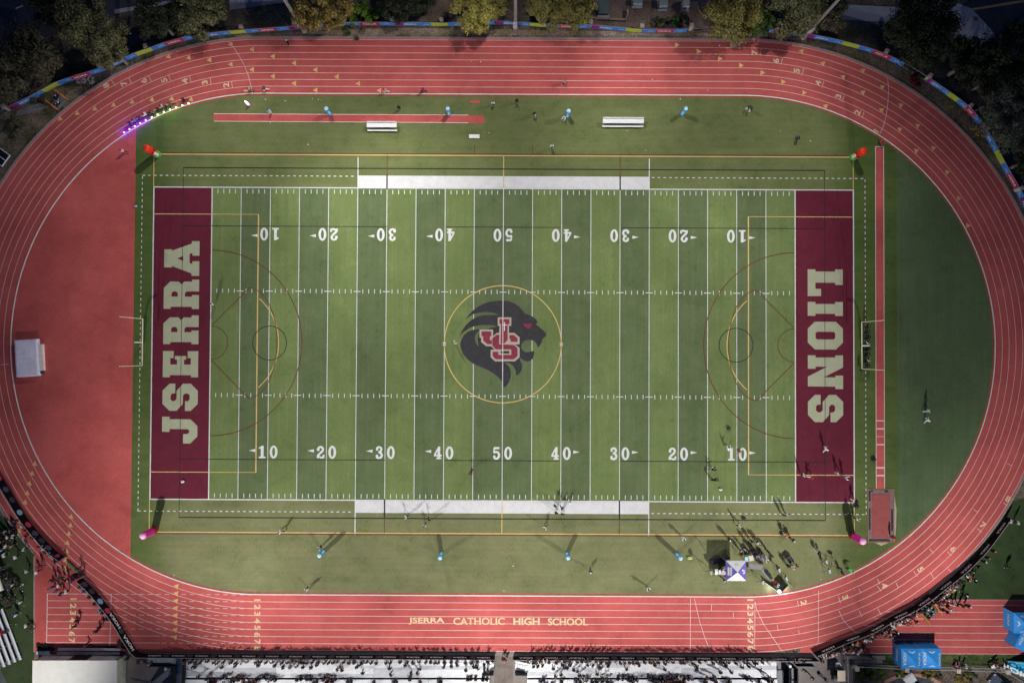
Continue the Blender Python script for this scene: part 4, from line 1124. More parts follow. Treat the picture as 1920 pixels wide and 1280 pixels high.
# ================================================================ GRANDSTANDS AND BUILDINGS
DZ = 0.9
def grandstand(px0, px1, label, split):
    a, c = P(px0, 1236, DZ), P(px1, 1236, DZ); L = c.x-a.x
    t = empty("grandstand", ((a.x+c.x)/2, (a.y+c.y)/2, 0), label, "grandstand", "white aluminium grandstands", math.atan2(c.y-a.y, L))
    D = 2.75
    b = MB(); n = 9
    x = -L/2; q = 0
    for f in (.13,.17,.11,.21,.15,.23):
        for k in range(n): b.box((x+.012,-D*(k+1)/n+.014,DZ-.05),(x+L*f-.012,-D*k/n,DZ), 1 if (k*5+q*3) % 7 in (0,2) or (q % 3 == 1 and k > 3) else 0)
        x += L*f; q += 1
    b.build("deck", [M['alu'], mat("aluminium_grey", (.55,.55,.58), .55, .1, 1.2) if "aluminium_grey" not in bpy.data.materials else bpy.data.materials["aluminium_grey"]], t)  # some deck planks are a greyer tone than the rest
    b = MB(); b.box((-L/2,-.02,.05),(L/2,.02,DZ-.06)); b.build("front_panel", M['charcoal'], t)
    b = MB(); b.box((-L/2,-8,-.02),(L/2,-.1,.02)); b.build("shade_sheet", M['dark'], t)  # black sheet added below the planks, gives the row gaps their shade
    b = MB()
    for z in (1.35,1.9): b.tube((-L/2,.03,z),(L/2,.03,z),.025,n=6)
    k = 0
    while k <= L: b.tube((-L/2+k,.03,.1),(-L/2+k,.03,1.9),.025,n=6); k += 1.83
    b.build("guard_rail", M['steel'], t)
    y = -D
    for r in range(5):
        z = DZ+.24*(r+1)
        b = MB(); x = -L/2
        for f in split:
            b.box((x+.02,y-.72,z-.05),(x+L*f-.02,y-.17,z)); x += L*f
        b.build("seat_plank", M['alu'], t)
        b = MB(); b.box((-L/2,y-.82,z-.24),(L/2,y-.74,z-.03)); b.build("riser", M['charcoal'], t)
        y -= .80
    b = MB()
    for x in (-L/2+.1, 0, L/2-.1): b.box((x-.05,y,.02),(x+.05,-.2,.6))
    b.build("frame", M['steel'], t)
    return t
gl = grandstand(346, 918, "long white aluminium grandstand left of the paved middle gap", (.27,.29,.24,.20))
gr = grandstand(988, 1456, "long white aluminium grandstand right of the paved middle gap", (.16,.30,.28,.26))
def steps(px0, px1, py, n, label, up, m=None):
    a, c = P(px0, py), P(px1, py); w = (c.x-a.x)/n
    t = empty("access_steps", a, label, "steps", "metal steps at the grandstand ends")
    for k in range(n):
        z = DZ*(k+1)/n if up > 0 else DZ*(n-k)/n
        b = MB(); b.box((w*k+.02,-1.5,z-.05),(w*(k+1),0,z)); b.build("tread", M['alu'], t)
    b = MB()
    for y in (0, -1.5):
        z0, z1 = (.2, DZ) if up > 0 else (DZ, .2)
        b.tube((0,y,z0+.9),(w*n,y,z1+.9),.03,n=6); b.tube((0,y,0),(0,y,z0+.9),.03,n=6); b.tube((w*n,y,0),(w*n,y,z1+.9),.03,n=6)
    b.build("handrail", M['dark'], t)
    b = MB(); b.box((.02,-1.62,.1),(w*n,-1.53,DZ+.7)); b.build("side_panel", M['charcoal'], t)
steps(966, 988, 1237, 5, "flight of metal steps at the gap end of the right grandstand", 1)
steps(906, 926, 1237, 4, "flight of metal steps at the gap end of the left grandstand", -1)
# ramps at the outer ends
def boxpx(b, px0, py0, px1, py1, z0, z1, zr=None, m=0):
    zr = z1 if zr is None else zr
    a, c = P(px0, py0, zr), P(px1, py1, zr); b.box((a.x, c.y, z0), (c.x, a.y, z1), m)
t = empty("access_ramp", P(310,1240), "grey metal access ramp at the left end of the left grandstand", "ramp")
o = t.location
def rel(b):
    b.v = [(v[0]-o.x, v[1]-o.y, v[2]-o.z) for v in b.v]; return b
b = MB(); boxpx(b, 292, 1232, 328, 1245, .3, .55); boxpx(b, 328, 1231, 341, 1290, .3, .6); rel(b).build("deck", M['alu_shade'], t)
b = MB(); boxpx(b, 276, 1230, 292, 1248, .2, .5); rel(b).build("landing", M['concrete_blue'], t)
b = MB(); boxpx(b, 278, 1248.5, 328, 1249.5, 0, 1.2); boxpx(b, 322, 1249, 326, 1292, 0, 1.2); boxpx(b, 342, 1238, 345, 1290, 0, 1.5); rel(b).build("side_panel", M['dark'], t)
b = MB(); p0, p1 = P(322,1255,1.0), P(286,1284,.1); d = (p1-p0); s_ = Vector((-d.y,d.x,0)).normalized()*.45
b.face([p0-s_,p1-s_,p1+s_,p0+s_]); b.face([p0-s_-Vector((0,0,.06)),p0+s_-Vector((0,0,.06)),p1+s_-Vector((0,0,.06)),p1-s_-Vector((0,0,.06))]); rel(b).build("sloping_tray", M['steel'], t)
b = MB(); boxpx(b, 308, 1251, 315, 1256, 0, .8); rel(b).build("cabinet", M['roof'], t)
t = empty("access_ramp", P(1500,1240), "dark grey access ramp at the right end of the right grandstand", "ramp")
o = t.location
b = MB(); boxpx(b, 1499, 1235, 1528, 1247, .3, .6); boxpx(b, 1457, 1256, 1467, 1300, .5, .9); boxpx(b, 1484, 1252, 1494, 1300, .2, .5); rel(b).build("deck", M['grey'], t)
b = MB(); boxpx(b, 1494, 1248, 1528, 1249, 0, 1.1); boxpx(b, 1480, 1236, 1482, 1300, 0, 1.2); boxpx(b, 1495, 1254, 1497, 1300, 0, 1.1); rel(b).build("side_panel", M['dark'], t)
b = MB(); boxpx(b, 1468, 1256, 1477, 1300, .05, .3); rel(b).build("tray", mat("ramp_navy", (.02,.02,.06), 0.6), t)
b = MB(); boxpx(b, 1480, 1247, 1484, 1251, 0, 1.6); rel(b).build("post", M['white'], t)

# building with the cream roof
rz = 2.45
a, c = P(62, 1236.5, rz), P(219.5, 1236.5, rz); bw = c.x-a.x; bd = 6.0
t = empty("concession_building", ((a.x+c.x)/2, a.y, 0), "low building with a flat cream roof at the bottom left corner", "building", rz=math.atan2(c.y-a.y, bw))
b = MB(); b.box((-bw/2,-bd,rz),(bw/2,0,rz+.12)); b.build("roof", M['roof'], t)
b = MB(); b.box((-bw/2+.1,-bd+.1,-.05),(bw/2-.1,-.12,rz-.002)); b.build("wall", M['grey'], t)
for x0, x1, mm in ((-bw/2+.4,-bw/2+2.9,'alu_shade'),(-bw/2+3.1,-bw/2+5.0,'alu_shade'),(-bw/2+8.1,-bw/2+10.1,'alu_shade'),(-bw/2+10.2,-bw/2+12.2,'alu_shade')):
    b = MB(); b.box((x0,-.11,.9),(x1,-.06,2.25)); b.build("shutter", M[mm], t)
b = MB(); b.box((-bw/2+5.2,-.115,.2),(-bw/2+7.9,-.07,2.25)); b.build("doorway", M['dark'], t)
b = MB(); n = 30
for k in range(n):
    y = -bd+.1+(bd-.3)*k/n; b.box((bw/2-.095,y,.0),(bw/2+.0,y+(bd-.3)/n*.62,rz-.05))
b.build("siding", M['siding'], t)
# benches of the small stand in front of it
a, c = P(112, 1216), P(229, 1215.5)
t = empty("bench_stand", (a+c)/2, "small two-row aluminium bench stand in front of the cream-roofed building", "bench stand")
bw = c.x-a.x
b = MB(); b.box((-bw/2,-.08,.40),(bw/2,.30,.45)); b.build("seat_plank", M['alu'], t)
b = MB(); b.box((-bw/2,-.62,.62),(bw/2,-.24,.67)); b.build("seat_plank", M['alu_shade'], t)
b = MB()
for k in range(6):
    x = -bw/2+.3+(bw-.6)*k/5; b.tube((x,.1,0),(x,.1,.4),.04,n=6); b.tube((x,-.45,0),(x,-.45,.62),.04,n=6)
b.build("leg", M['steel'], t)
t = empty("gear_heap", P(90,1212), "heap of black bags and sticks beside the small bench stand", "bags")
b = MB()
for k in range(16):
    x, y = rng.uniform(-1.6,1.5), rng.uniform(-.5,.6); b.ball((x,y,.2), rng.uniform(.18,.3), 0, 8, (1.3,.9,.8))
b.build("bag", M['dark'], t, True)
b = MB()
for k in range(10):
    x = rng.uniform(-1.5,1.2); b.tube((x,rng.uniform(-.3,.2),.3),(x+rng.uniform(.3,1.4),rng.uniform(0,.5),.55),.025,n=5)
b.build("stick", M['charcoal'], t)
b = MB(); b.box((-1.5,-1.1,.02),(.4,-.55,.35)); b.build("box", M['white'], t)

# angled portable bleacher at the left edge
a, c = P(4, 1140, .5), P(40, 1236, .5); d = c-a; L = d.length
t = empty("portable_bleacher", ((a.x+c.x)/2, (a.y+c.y)/2, 0), "small white bleacher standing askew at the left edge on the lawn", "bleacher", rz=math.atan2(d.y, d.x))
for r in range(6):
    y = -r*.72; z = .38+.22*r
    b = MB(); b.box((-L/2,y-.28,z),(L/2,y,z+.05)); b.build("seat_plank", M['alu'], t)
    b = MB(); b.box((-L/2,y-.66,z-.2),(L/2,y-.36,z-.16)); b.build("footboard", mat("violet_shade_board", (.36,.35,.42), 0.6) if r == 0 else bpy.data.materials["violet_shade_board"], t)
b = MB()
for x in (-L/2+.4, -L/6, L/6, L/2-.4):
    b.tube((x,0,.02),(x,-4.0,1.6),.04,n=6); b.tube((x,-3.9,0),(x,-3.9,1.5),.04,n=6); b.tube((x,-.15,0),(x,-.15,.38),.04,n=6); b.tube((x,-2,0),(x,-2,.9),.04,n=6)
b.build("frame", M['steel'], t)
for px, py, w, d, lab, rz in ((-2,1030,2.4,5.2,"pale ribbed canopy at the left edge above the lawn crowd",R_(12)),(2,1086,3.0,3.0,"pale canopy tent at the left edge beside the lawn crowd",R_(20))):
    canopy(px, py, w, d, 2.3, .5, [M['roof']], lab, rz)
t = empty("shed", P(0,1268), "small olive shed with a tan edge at the bottom left corner", "shed", rz=R_(-62))
b = MB(); b.box((-3,-3,0),(2.6,.6,1.7)); b.build("wall", M['grey'], t)
b = MB(); b.box((-3.2,-3.2,1.7),(2.8,.8,1.8)); b.build("roof", mat("olive_roof", (.22,.22,.13), 0.7, 0.1, 1.0), t)

# golf cart and vehicles at the bottom right
def golf_cart(px, py, label, rz):
    t = empty("golf_cart", P(px, py), label, "golf cart", None, rz)
    b = MB(); b.box((-.58,-1.15,.28),(.58,.55,.62)); b.box((-.5,.5,.28),(.5,1.2,.78)); b.build("body", M['charcoal'], t)
    b = MB(); b.box((-.5,-.45,.62),(.5,.05,.80)); b.box((-.5,-.6,.62),(.5,-.45,1.15)); b.build("seat", M['dark'], t)
    b = MB(); b.box((-.6,-.95,1.80),(.6,.65,1.87)); b.build("roof", mat("cart_roof", (.58,.47,.34), 0.5) if "cart_roof" not in bpy.data.materials else bpy.data.materials["cart_roof"], t)
    for x in (-.55,.55):
        for y in (-.9,.6):
            b = MB(); b.tube((x,y,.6),(x,y,1.8),.025,n=6); b.build("post", M['steel'], t)
            b = MB(); b.tube((x*1.02-.09,y,.24),(x*1.02+.09,y,.24),.24,n=14); w = b.build("wheel", M['dark'], t)
            b = MB(); b.tube((x*1.02-.1,y,.24),(x*1.02+.1,y,.24),.12,n=10); b.build("rim", M['steel'], w)
    b = MB(); b.face([(-.52,.72,.8),(.52,.72,.8),(.52,.55,1.75),(-.52,.55,1.75)]); b.build("windshield", M['glass'], t)
    b = MB(); b.lathe([(.5,.79),(.42,.82),(.05,.86)], (0,.95,0), 14); b.build("bonnet", mat("cart_bonnet", (.55,.56,.62), 0.4), t)
    b = MB(); b.box((-.5,-1.75,.3),(.5,-1.15,.5)); b.build("cargo_bed", M['grey'], t)
golf_cart(1567, 1254, "golf cart with a tan roof parked on the paving right of the right grandstand", 0)

def car(px, py, rz, label, col):
    t = empty("parked_car", P(px, py), label, "car", "parked cars", rz)
    prof = [(-2.2,.30),(-2.25,.62),(-2.1,.88),(-1.2,.95),(1.0,.92),(2.0,.78),(2.2,.60),(2.2,.30)]
    b = MB(); n = len(prof)
    def sec(x, k): return [(y, x*(.86 if i in (3,4) else .93 if i in (2,5) else .96), z) for i, (y, z) in enumerate(prof)]
    A, B = sec(-.92,0), sec(.92,0)
    f = lambda p: (p[1], p[0], p[2])
    b.face([f(p) for p in A]); b.face([f(p) for p in B][::-1])
    for i in range(n):
        j = (i+1) % n; b.face([f(A[j]),f(A[i]),f(B[i]),f(B[j])])
    b.build("body", col, t)
    b = MB(); lo = [(-.80,-1.7),(.80,-1.7),(.80,.95),(-.80,.95)]; hi = [(-.62,-1.1),(.62,-1.1),(.62,.2),(-.62,.2)]
    for k in range(4):
        j = (k+1) % 4; b.face([(*lo[k],.93),(*lo[j],.93),(*hi[j],1.38),(*hi[k],1.38)])
    b.build("window", M['glass'], t)
    b = MB(); b.box((-.64,-1.15,1.38),(.64,.25,1.43)); b.build("roof", col, t)
    for x in (-.86,.86):
        for y in (-1.35,1.4):
            b = MB(); b.tube((x-.1,y,.32),(x+.1,y,.32),.32,n=16); w = b.build("wheel", M['dark'], t)
            b = MB(); b.tube((x-.11,y,.32),(x+.11,y,.32),.19,n=10); b.build("rim", M['steel'], w)
    for x in (-.62,.62):
        b = MB(); b.box((x-.18,2.12,.6),(x+.18,2.22,.74)); b.build("headlight", M['alu'], t)
pxpoly("drive_ring", [(1655,1300),(1668,1278),(1690,1269),(1712,1266.5),(1735,1269),(1755,1278),(1768,1300)], -0.02, M['asphalt'])
b = MB(); b.line([P2(*q) for q in ((1650,1300),(1662,1277),(1680,1268.5),(1700,1264.5),(1722,1264.5),(1745,1270),(1762,1281),(1774,1300))], .55, .02)
struct(b.build("drive_kerb", mat("tan_kerb", (.42,.27,.19), 0.85, .15, 2)))
b = MB(); b.line([P2(*q) for q in ((1646,1298),(1658,1274),(1678,1265.5),(1698,1261.6),(1722,1261.6),(1748,1267),(1766,1278))], .14, .025)
struct(b.build("kerb_stripe", mat("red_kerb_stripe", (.45,.06,.05), 0.8, .25, 2)))
car(1712, 1284, R_(35), "white car with a dark windscreen on the drive below the planting bed", M['white'])
pxpoly("drive_apron", [(1840,1300),(1858,1262),(1868,1258),(1925,1300)], -0.02, M['concrete'])
car(1874, 1284, R_(48), "dark blue-grey car in the bottom right corner beside the inflatable tent", mat("car_slate", (.07,.085,.12), .35))

# right fence with tan pillars
def fence_run(pts, label, h=1.2, pillars=()):
    pth = Path([P2(*q) for q in pts]); t = empty("metal_fence", (0,0,0), label, "fence")
    b = MB(); strip(b, pth, 0, pth.L, h-.06, h, 1, .06); strip(b, pth, 0, pth.L, .1, .15, 1, .05); b.build("rail", M['alu_shade'], t)
    b = MB(); k = 0
    while k < pth.L:
        p, tt = pth.at(k); b.tube((p.x,p.y,-.04),(p.x,p.y,h),.022,n=5); k += .35
    stuff(b.build("pickets", M['steel'], t))
fence_run([(1592,1243),(1692,1248),(1788,1250),(1876,1253),(1930,1285)], "metal picket fence between the lower verge and the planting bed")
fence_run([(1582,1225),(1584,1300)], "short metal fence along the side of the paving by the golf cart")
for px, py, lab in ((1599,1246,"tan fence pillar at the corner by the golf cart paving"),(1691,1248,"tan fence pillar under the left blue tent of the pair"),(1787,1250,"tan fence pillar right of the paired blue tents"),(1879,1252,"tan fence pillar beside the cyan tent leg")):
    t = empty("stone_pillar", P(px, py), lab, "pillar", "fence pillars")
    b = MB(); b.box((-.26,-.26,-.05),(.26,.26,1.3)); b.build("shaft", M['stone'], t)
    b = MB(); b.box((-.32,-.32,1.3),(.32,.32,1.42)); b.build("cap", M['stone'], t)
b = MB(); boxpx(b, 1584, 1228, 1660, 1236, 0, .12); boxpx(b, 1584, 1237, 1655, 1243, 0, .25)
tag(b.build("low_wall", M['concrete']), "low stepped concrete edging on the verge left of the paired blue tents", "low wall")

# top bank: garden wall, utility boxes
pth = Path([P2(*q) for q in ((1090,33),(1130,36),(1174,38),(1174,21))]); b = MB(); strip(b, pth, 0, pth.L, -.05, .5, -1, .3)
tag(b.build("garden_wall", mat("wall_tan", (.38,.28,.20), 0.85, .15, 2.0)), "low L-shaped tan garden wall behind the banner fence", "wall")
def ubox(px, py, w, d, h, label, m, pad=True):
    t = empty("utility_box", P(px, py), label, "utility box", "utility boxes on the top bank")
    if pad: b = MB(); b.box((-w/2-.15,-d/2-.35,-.05),(w/2+.15,d/2+.1,.1)); b.build("pad", M['concrete_blue'], t)
    b = MB(); b.box((-w/2,-d/2,.1),(w/2,d/2,h)); b.build("cabinet", m, t)
    b = MB(); b.box((-w/2-.04,-d/2-.04,h),(w/2+.04,d/2+.04,h+.05)); b.build("lid", m, t)
    b = MB(); b.box((-.02,-d/2-.015,.2),(.02,-d/2-.001,h-.1)); b.build("door_seam", M['charcoal'], t)
ug = mat("utility_green", (.09,.12,.11), 0.6); ub = mat("utility_grey", (.22,.26,.27), 0.6)
ubox(1131, 18, 1.6, 2.0, .9, "dull green utility box half hidden by the yellow-green tree", ug)
ubox(1194, 7, 1.4, .9, 1.0, "grey-blue utility box with black shadow left of the taller one", ub)
ubox(1241.5, 9, 1.2, 1.5, 1.2, "tallest grey utility box between two others on the brown bank", ub)
ubox(1284, 13, .9, .9, 1.0, "small white-topped utility box on a pale slab", M['alu_shade'])
# hurdles cart at the top left, yellow timing cart at the right
def frame_cart(px, py, rz, label, name, w, l, mm, fill):
    t = empty(name, P(px, py), label, "cart", None, rz)
    for x in (-w/2, w/2):
        b = MB()
        for z in (.12,1.15): b.tube((x,-l/2,z),(x,l/2,z),.05,n=6)
        for y in (-l/2,0,l/2): b.tube((x,y,.1),(x,y,1.15),.04,n=6)
        b.tube((x,-l/2,.12),(x,0,1.15),.03,n=6); b.tube((x,l/2,.12),(x,0,1.15),.03,n=6)
        b.build("side_frame", mm, t)
    b = MB(); b.box((-w/2,-l/2+.1,.18),(w/2,l/2-.1,.24)); b.build("platform", fill, t)
    b = MB()
    for k in range(14):
        b.ball((rng.uniform(-w/3,w/3),rng.uniform(-l/3,l/3),.45), rng.uniform(.12,.25), 0, 8, (1,1,.7))
    b.build("load", M['dark'], t, True)
    b = MB()
    for k in range(5): b.ball((rng.uniform(-w/4,w/4),rng.uniform(-l/4,l/4),.72), rng.uniform(.08,.16), 0, 8)
    b.build("equipment", M['alu_shade'], t, True)
    for x in (-w/2,w/2):
        for y in (-l/2+.2,l/2-.2):
            b = MB(); b.tube((x-.05,y,.12),(x+.05,y,.12),.12,n=10); b.build("wheel", M['dark'], t)
frame_cart(111, 190, R_(50), "orange framed cart of stacked hurdles in the top left dirt", "hurdle_cart", 2.2, 2.0, M['orange'], M['grey'])
frame_cart(1739, 1145, R_(35), "yellow framed cart behind the right barrier among the crowd", "equipment_cart", 2.4, 2.2, M['orange'], mat("cart_green", (.12,.15,.11), 0.7, .2, 2))
t = empty("pipe_stack", P(62,206), "stack of grey pipes lying in the top left dirt by the hurdles cart", "pipes", rz=R_(14))
b = MB()
for k in range(7): b.tube((-3+.1*k,-.35+.12*k,.05+.03*(k % 2)),(2.4-.2*k,-.2+.16*k,.05+.03*(k % 3)),.04,n=6)
b.build("pipe", M['steel'], t)
b = MB()
for k in range(40):
    p = P(rng.uniform(145,176), rng.uniform(141,157)); b.box((p.x-.15,p.y-.12,-.05),(p.x+.12,p.y+.1,rng.uniform(.02,.12)), mat=None)
stuff(b.build("rubble", M['alu_shade'])); 
t = empty("glass_frame", P(-2,292), "white framed dark panel lying at the left edge beyond the track", "panel", rz=R_(-35))
b = MB(); b.box((-1.4,-1.0,0),(1.4,1.0,.12)); b.build("panel", M['glass'], t)
b = MB()
for lo, hi in (((-1.5,-1.1),(1.5,-1.0)),((-1.5,1.0),(1.5,1.1)),((-1.5,-1.0),(-1.4,1.0)),((1.4,-1.0),(1.5,1.0)),((-1.4,-.05),(1.4,.05))): b.box((*lo,.0),(*hi,.16))
b.build("frame", M['white'], t)

# litter and small cones on the infield
b = MB()
for k in range(34):
    px, py = rng.choice([(rng.uniform(480,1450), rng.uniform(184,192)), (rng.uniform(620,1400), rng.uniform(76,170)), (rng.uniform(480,1560), rng.uniform(230,285)), (rng.uniform(300,1700), rng.uniform(1040,1110)), (rng.uniform(10,62), rng.uniform(1080,1270))])
    c = P(px, py); r = rng.uniform(.05,.10); b.lathe([(r,0),(r*.8,.05),(.01,.07)], (c.x,c.y,.012), 6)
stuff(b.build("litter", M['white']))
b = MB()
for px, py in ((890,190),(891,195),(1160,183),(1524,1)): pass
# small red and black things on the turf
def bag(px, py, label, m, s=1.0):
    t = empty("kit_bag", P(px, py), label, "bag"); b = MB(); b.ball((0,0,.16*s), .3*s, 0, 10, (1.2,.8,.55)); b.build("body", m, t, True)
    b = MB(); b.tube((-.2*s,0,.3*s),(.2*s,0,.3*s),.03,n=6); b.build("strap", M['grey'], t)
bag(1366, 803, "small black kit bag on the turf near the right 10 number", M['dark']); bag(1394, 971, "black kit bag on the turf below the right end of the dashes", M['dark'])
bag(1605, 948, "round black bag beside the end zone corner", M['dark'], 1.2); bag(1466, 1000, "black kit bag on the orange boundary line", M['dark'])
bag(1386, 846, "bright red kit bag beside the bottom right 10 number", M['col_dred'], .9); bag(343, 902, "white kit bag on the JSERRA end zone", M['white'], .9)
bag(1351, 917, "white kit bag on the turf above the right dashes", M['white'], .8); bag(1293, 1045, "pale yellow bag beside the last bottom blue column", mat("pale_yellow", (.62,.62,.25), 0.6), 1.1)
bag(1637, 861, "black kit bag beside the long runway", M['dark'], 1.2); bag(255, 387, "small pale bag at the edge of the red semicircle", M['alu_shade'], .8)

# broadcast gear
def table(px, py, w, d, rz, label, m, h=.75, items=()):
    t = empty("folding_table", P(px, py), label, "table", None, rz)
    b = MB(); b.box((-w/2,-d/2,h-.04),(w/2,d/2,h)); b.build("tabletop", m, t)
    for x in (-w/2+.1,w/2-.1):
        for y in (-d/2+.08,d/2-.08):
            b = MB(); b.tube((x,y,0),(x,y,h-.04),.025,n=6); b.build("leg", M['steel'], t)
    return t
table(1344, 1069, 1.0, .85, 0, "white table left of the purple and white tent", M['white']); table(1355, 1069, .95, .85, 0, "pinkish table between the white table and the purple tent", mat("pink_table", (.62,.50,.54), .6))
table(1405.5, 1043.5, .7, .8, R_(10), "pale cream square table right of the purple tent", mat("cream_table", (.72,.66,.56), .6)); table(1397, 1045, .5, .7, 0, "pale blue box table at the purple tent corner", M['col_pale'])
def road_case(px, py, w, d, h, rz, label, m):
    t = empty("equipment_case", P(px, py), label, "case", "equipment cases", rz)
    b = MB(); b.box((-w/2,-d/2,.08),(w/2,d/2,h)); b.build("body", m, t)
    b = MB(); b.box((-w/2-.02,-d/2-.02,h*.7),(w/2+.02,d/2+.02,h*.7+.03)); b.build("lid_seam", M['steel'], t)
    for x in (-w/2+.08,w/2-.08):
        for y in (-d/2+.08,d/2-.08):
            b = MB(); b.tube((x-.03,y,.04),(x+.03,y,.04),.04,n=8); b.build("caster", M['charcoal'], t)
for a in ((1335,1051,.9,.7,.8,.2,"black equipment case left of the purple tent, farthest left",'dark'),(1345,1046,.8,.8,1.0,0,"black equipment case in the purple tent's shadow, upper left",'dark'),(1350,1055,1.0,.7,.9,.4,"black equipment case just left of the purple tent",'dark'),
          (1359,1043,.9,.8,1.1,-.3,"black equipment case in the purple tent's shadow, nearest its roof",'charcoal'),(1400,1033,.6,.5,.9,.2,"black equipment case above the cream table",'dark'),(1418,1040,.7,.6,1.0,.4,"grey topped equipment case among the crew right of the cream table",'grey'),
          (1430,1042,.7,.5,.8,.5,"white topped equipment case at the right of the crew",'alu_shade'),(1478,1046,.8,1.0,.7,.6,"dark equipment case beside the crew in red",'charcoal')):
    road_case(*a[:7], M[a[7]])
for px0, py0, px1, py1, lab in ((1402,1061,1430,1063,"grey mat strip running right from the purple tent"),(1430,1065,1444,1083,"grey mat strip slanting down to the lit camera stand")):
    a, c = P(px0, py0), P(px1, py1); b = MB(); b.line([(a.x,a.y),(c.x,c.y)], .75, .016); b.v += []; 
    tag(b.build("cable_mat", mat("cable_mat_grey", (.27,.24,.25), .8) if "cable_mat_grey" not in bpy.data.materials else bpy.data.materials["cable_mat_grey"]), lab, "mat", "cable mats")
def tripod(px, py, h, label, head=True, spread=.7, rz=0.0, m=None):
    t = empty("tripod_stand", P(px, py), label, "tripod", "tripods and stands", rz)
    for k in range(3):
        a = 2*math.pi*k/3; b = MB(); b.tube((spread*math.cos(a),spread*math.sin(a),0),(0,0,h*.75),.025,n=6); b.build("leg", M['charcoal'], t)
    b = MB(); b.tube((0,0,h*.6),(0,0,h),.03,n=6); b.build("column", M['charcoal'], t)
    if head:
        b = MB(); b.box((-.14,-.3,h),(.14,.25,h+.28)); hd = b.build("camera", m or M['dark'], t)
        b = MB(); b.tube((0,.25,h+.14),(0,.45,h+.14),.08,.1,10); b.build("lens", M['glass'], hd)
for a in ((1540,1046,1.6,"pale topped tripod in the group of stands left of the person in green",True,.8,.3,'alu_shade'),(1553,1053,1.4,"wide-legged tripod in the middle of the stands left of the person in green",False,1.0,.9,None),(1564,1058,1.7,"black camera tripod left of the person in green",True,.9,1.2,None),
          (1546,1064,1.5,"lowest tripod of the stands left of the person in green",True,.7,.2,'alu_shade'),(1573,1069,1.0,"low tripod nearest the track below the person in green",True,.6,.5,None),(1325,1064,2.2,"thin lamp stand at the far left of the broadcast gear",True,.6,0,'alu_shade'),
          (1421,1083,2.0,"light stand right of the purple tent",True,.6,.2,'alu_shade'),(1332,1036,2.4,"tall thin stand at the top left of the broadcast gear",False,.9,.5,None),(1384,1030,2.4,"tall thin stand above the purple tent",False,.9,.1,None),
          (1455,1063,1.2,"small pale lamp stand above the lit camera stand",True,.45,.1,'alu_shade'),(1468,1079,1.2,"small pale lamp stand right of the lit camera stand",True,.45,.4,'alu_shade'),(1485,1097,.9,"thin microphone stand by the track right of the lit panel",False,.6,.2,None)):
    tripod(a[0],a[1],a[2],a[3],a[4],a[5],a[6],M[a[7]] if a[7] else None)
# lit interview panel (it throws a white glow onto the turf and the track)
pA, pB, pC = P(1435,1090), P(1459,1107), P(1473,1092)
t = empty("interview_backdrop", pB, "black interview backdrop corner with lit strips by the bottom of the track", "backdrop")
for q, nm in ((pA, 0), (pC, 1)):
    d = q-pB; L = d.length; pth = Path([(0,0),(d.x,d.y)]); b = MB(); strip(b, pth, .1, L, .05, 1.1, 1, .06); b.build("panel", M['charcoal'], t)
    b = MB(); n = Vector((-d.y,d.x,0)).normalized(); sg = 1 if n.y < 0 else -1
    strip(b, Path([(n.x*.1*sg,n.y*.1*sg),(d.x+n.x*.1*sg,d.y+n.y*.1*sg)]), .15, L, .25, .75, 1, .02); b.build("light_strip", M['strip'] if 'strip' in M else mat("strip_light", (.9,.88,1), .4, emit=1.6), t)
    ld = bpy.data.lights.new("panel_glow", 'POINT'); ld.energy = 48; ld.shadow_soft_size = .3; ld.color = (.85,.78,1)
    lo = bpy.data.objects.new("panel_glow", ld); COL.objects.link(lo); lo.parent = t; lo.location = d*.55 + n*sg*.5 + Vector((0,0,.55))
b = MB(); 
d = pC-pB; n = Vector((-d.y,d.x,0)).normalized(); n = n if n.y > 0 else -n
b.face([d*.15+n*.08+Vector((0,0,1.0)), d+n*.08+Vector((0,0,1.0)), d+n*.85+Vector((0,0,.82)), d*.15+n*.85+Vector((0,0,.82))]); b.build("screen", M['dark'], t)
b = MB(); b.ball((-.2,.25,1.0), .28, 0, 10); b.build("lamp_dome", mat("lamp_dome", (.9,.9,.95), .4, emit=3.0), t, True)
# row of chairs behind the right goalpost
M['chair_black'] = mat("chair_black", (.018,.018,.02), 0.6)
proto = None
words = ["first","second","third","fourth","fifth","sixth","seventh","eighth"]
chairs = []
for k in range(8):
    px, py = 1622-(k % 2)*1.0, 613+10.6*k
    lab = "black folding chair behind the LIONS goalpost, %s from the top of its row" % words[k]
    if proto is None:
        t = empty("folding_chair", P(px, py), lab, "chair", "black chairs behind the LIONS goalpost", R_(90))
        b = MB(); b.box((-.22,-.22,.43),(.22,.22,.46)); b.build("seat", M['chair_black'], t)
        b = MB(); b.box((-.22,-.25,.62),(.22,-.22,.88)); b.build("backrest", M['chair_black'], t)
        for x in (-.21,.21):
            b = MB(); b.tube((x,-.24,.9),(x,.24,0),.015,n=6); b.tube((x,.2,.45),(x,-.26,0),.015,n=6); b.build("leg", M['steel'], t)
        proto = t
    else:
        t = copy_tree(proto); t.location = P(px, py); t["label"] = lab
# lit pole-shaped lamp in the top left infield
t = empty("lit_banner", P(468,198), "glowing white and pink blade lamp in the top left infield", "lamp")
b = MB(); b.lathe([(.05,.25),(.16,.5),(.17,1.3),(.10,1.8),(.01,2.0)], n=12); b.build("blade", mat("blade_lamp", (1,.86,.95), .4, emit=2.6), t, True)
b = MB(); b.lathe([(.26,0),(.26,.16),(.1,.25)], n=12); b.build("base", mat("blade_base", (.45,.04,.26), .5), t)
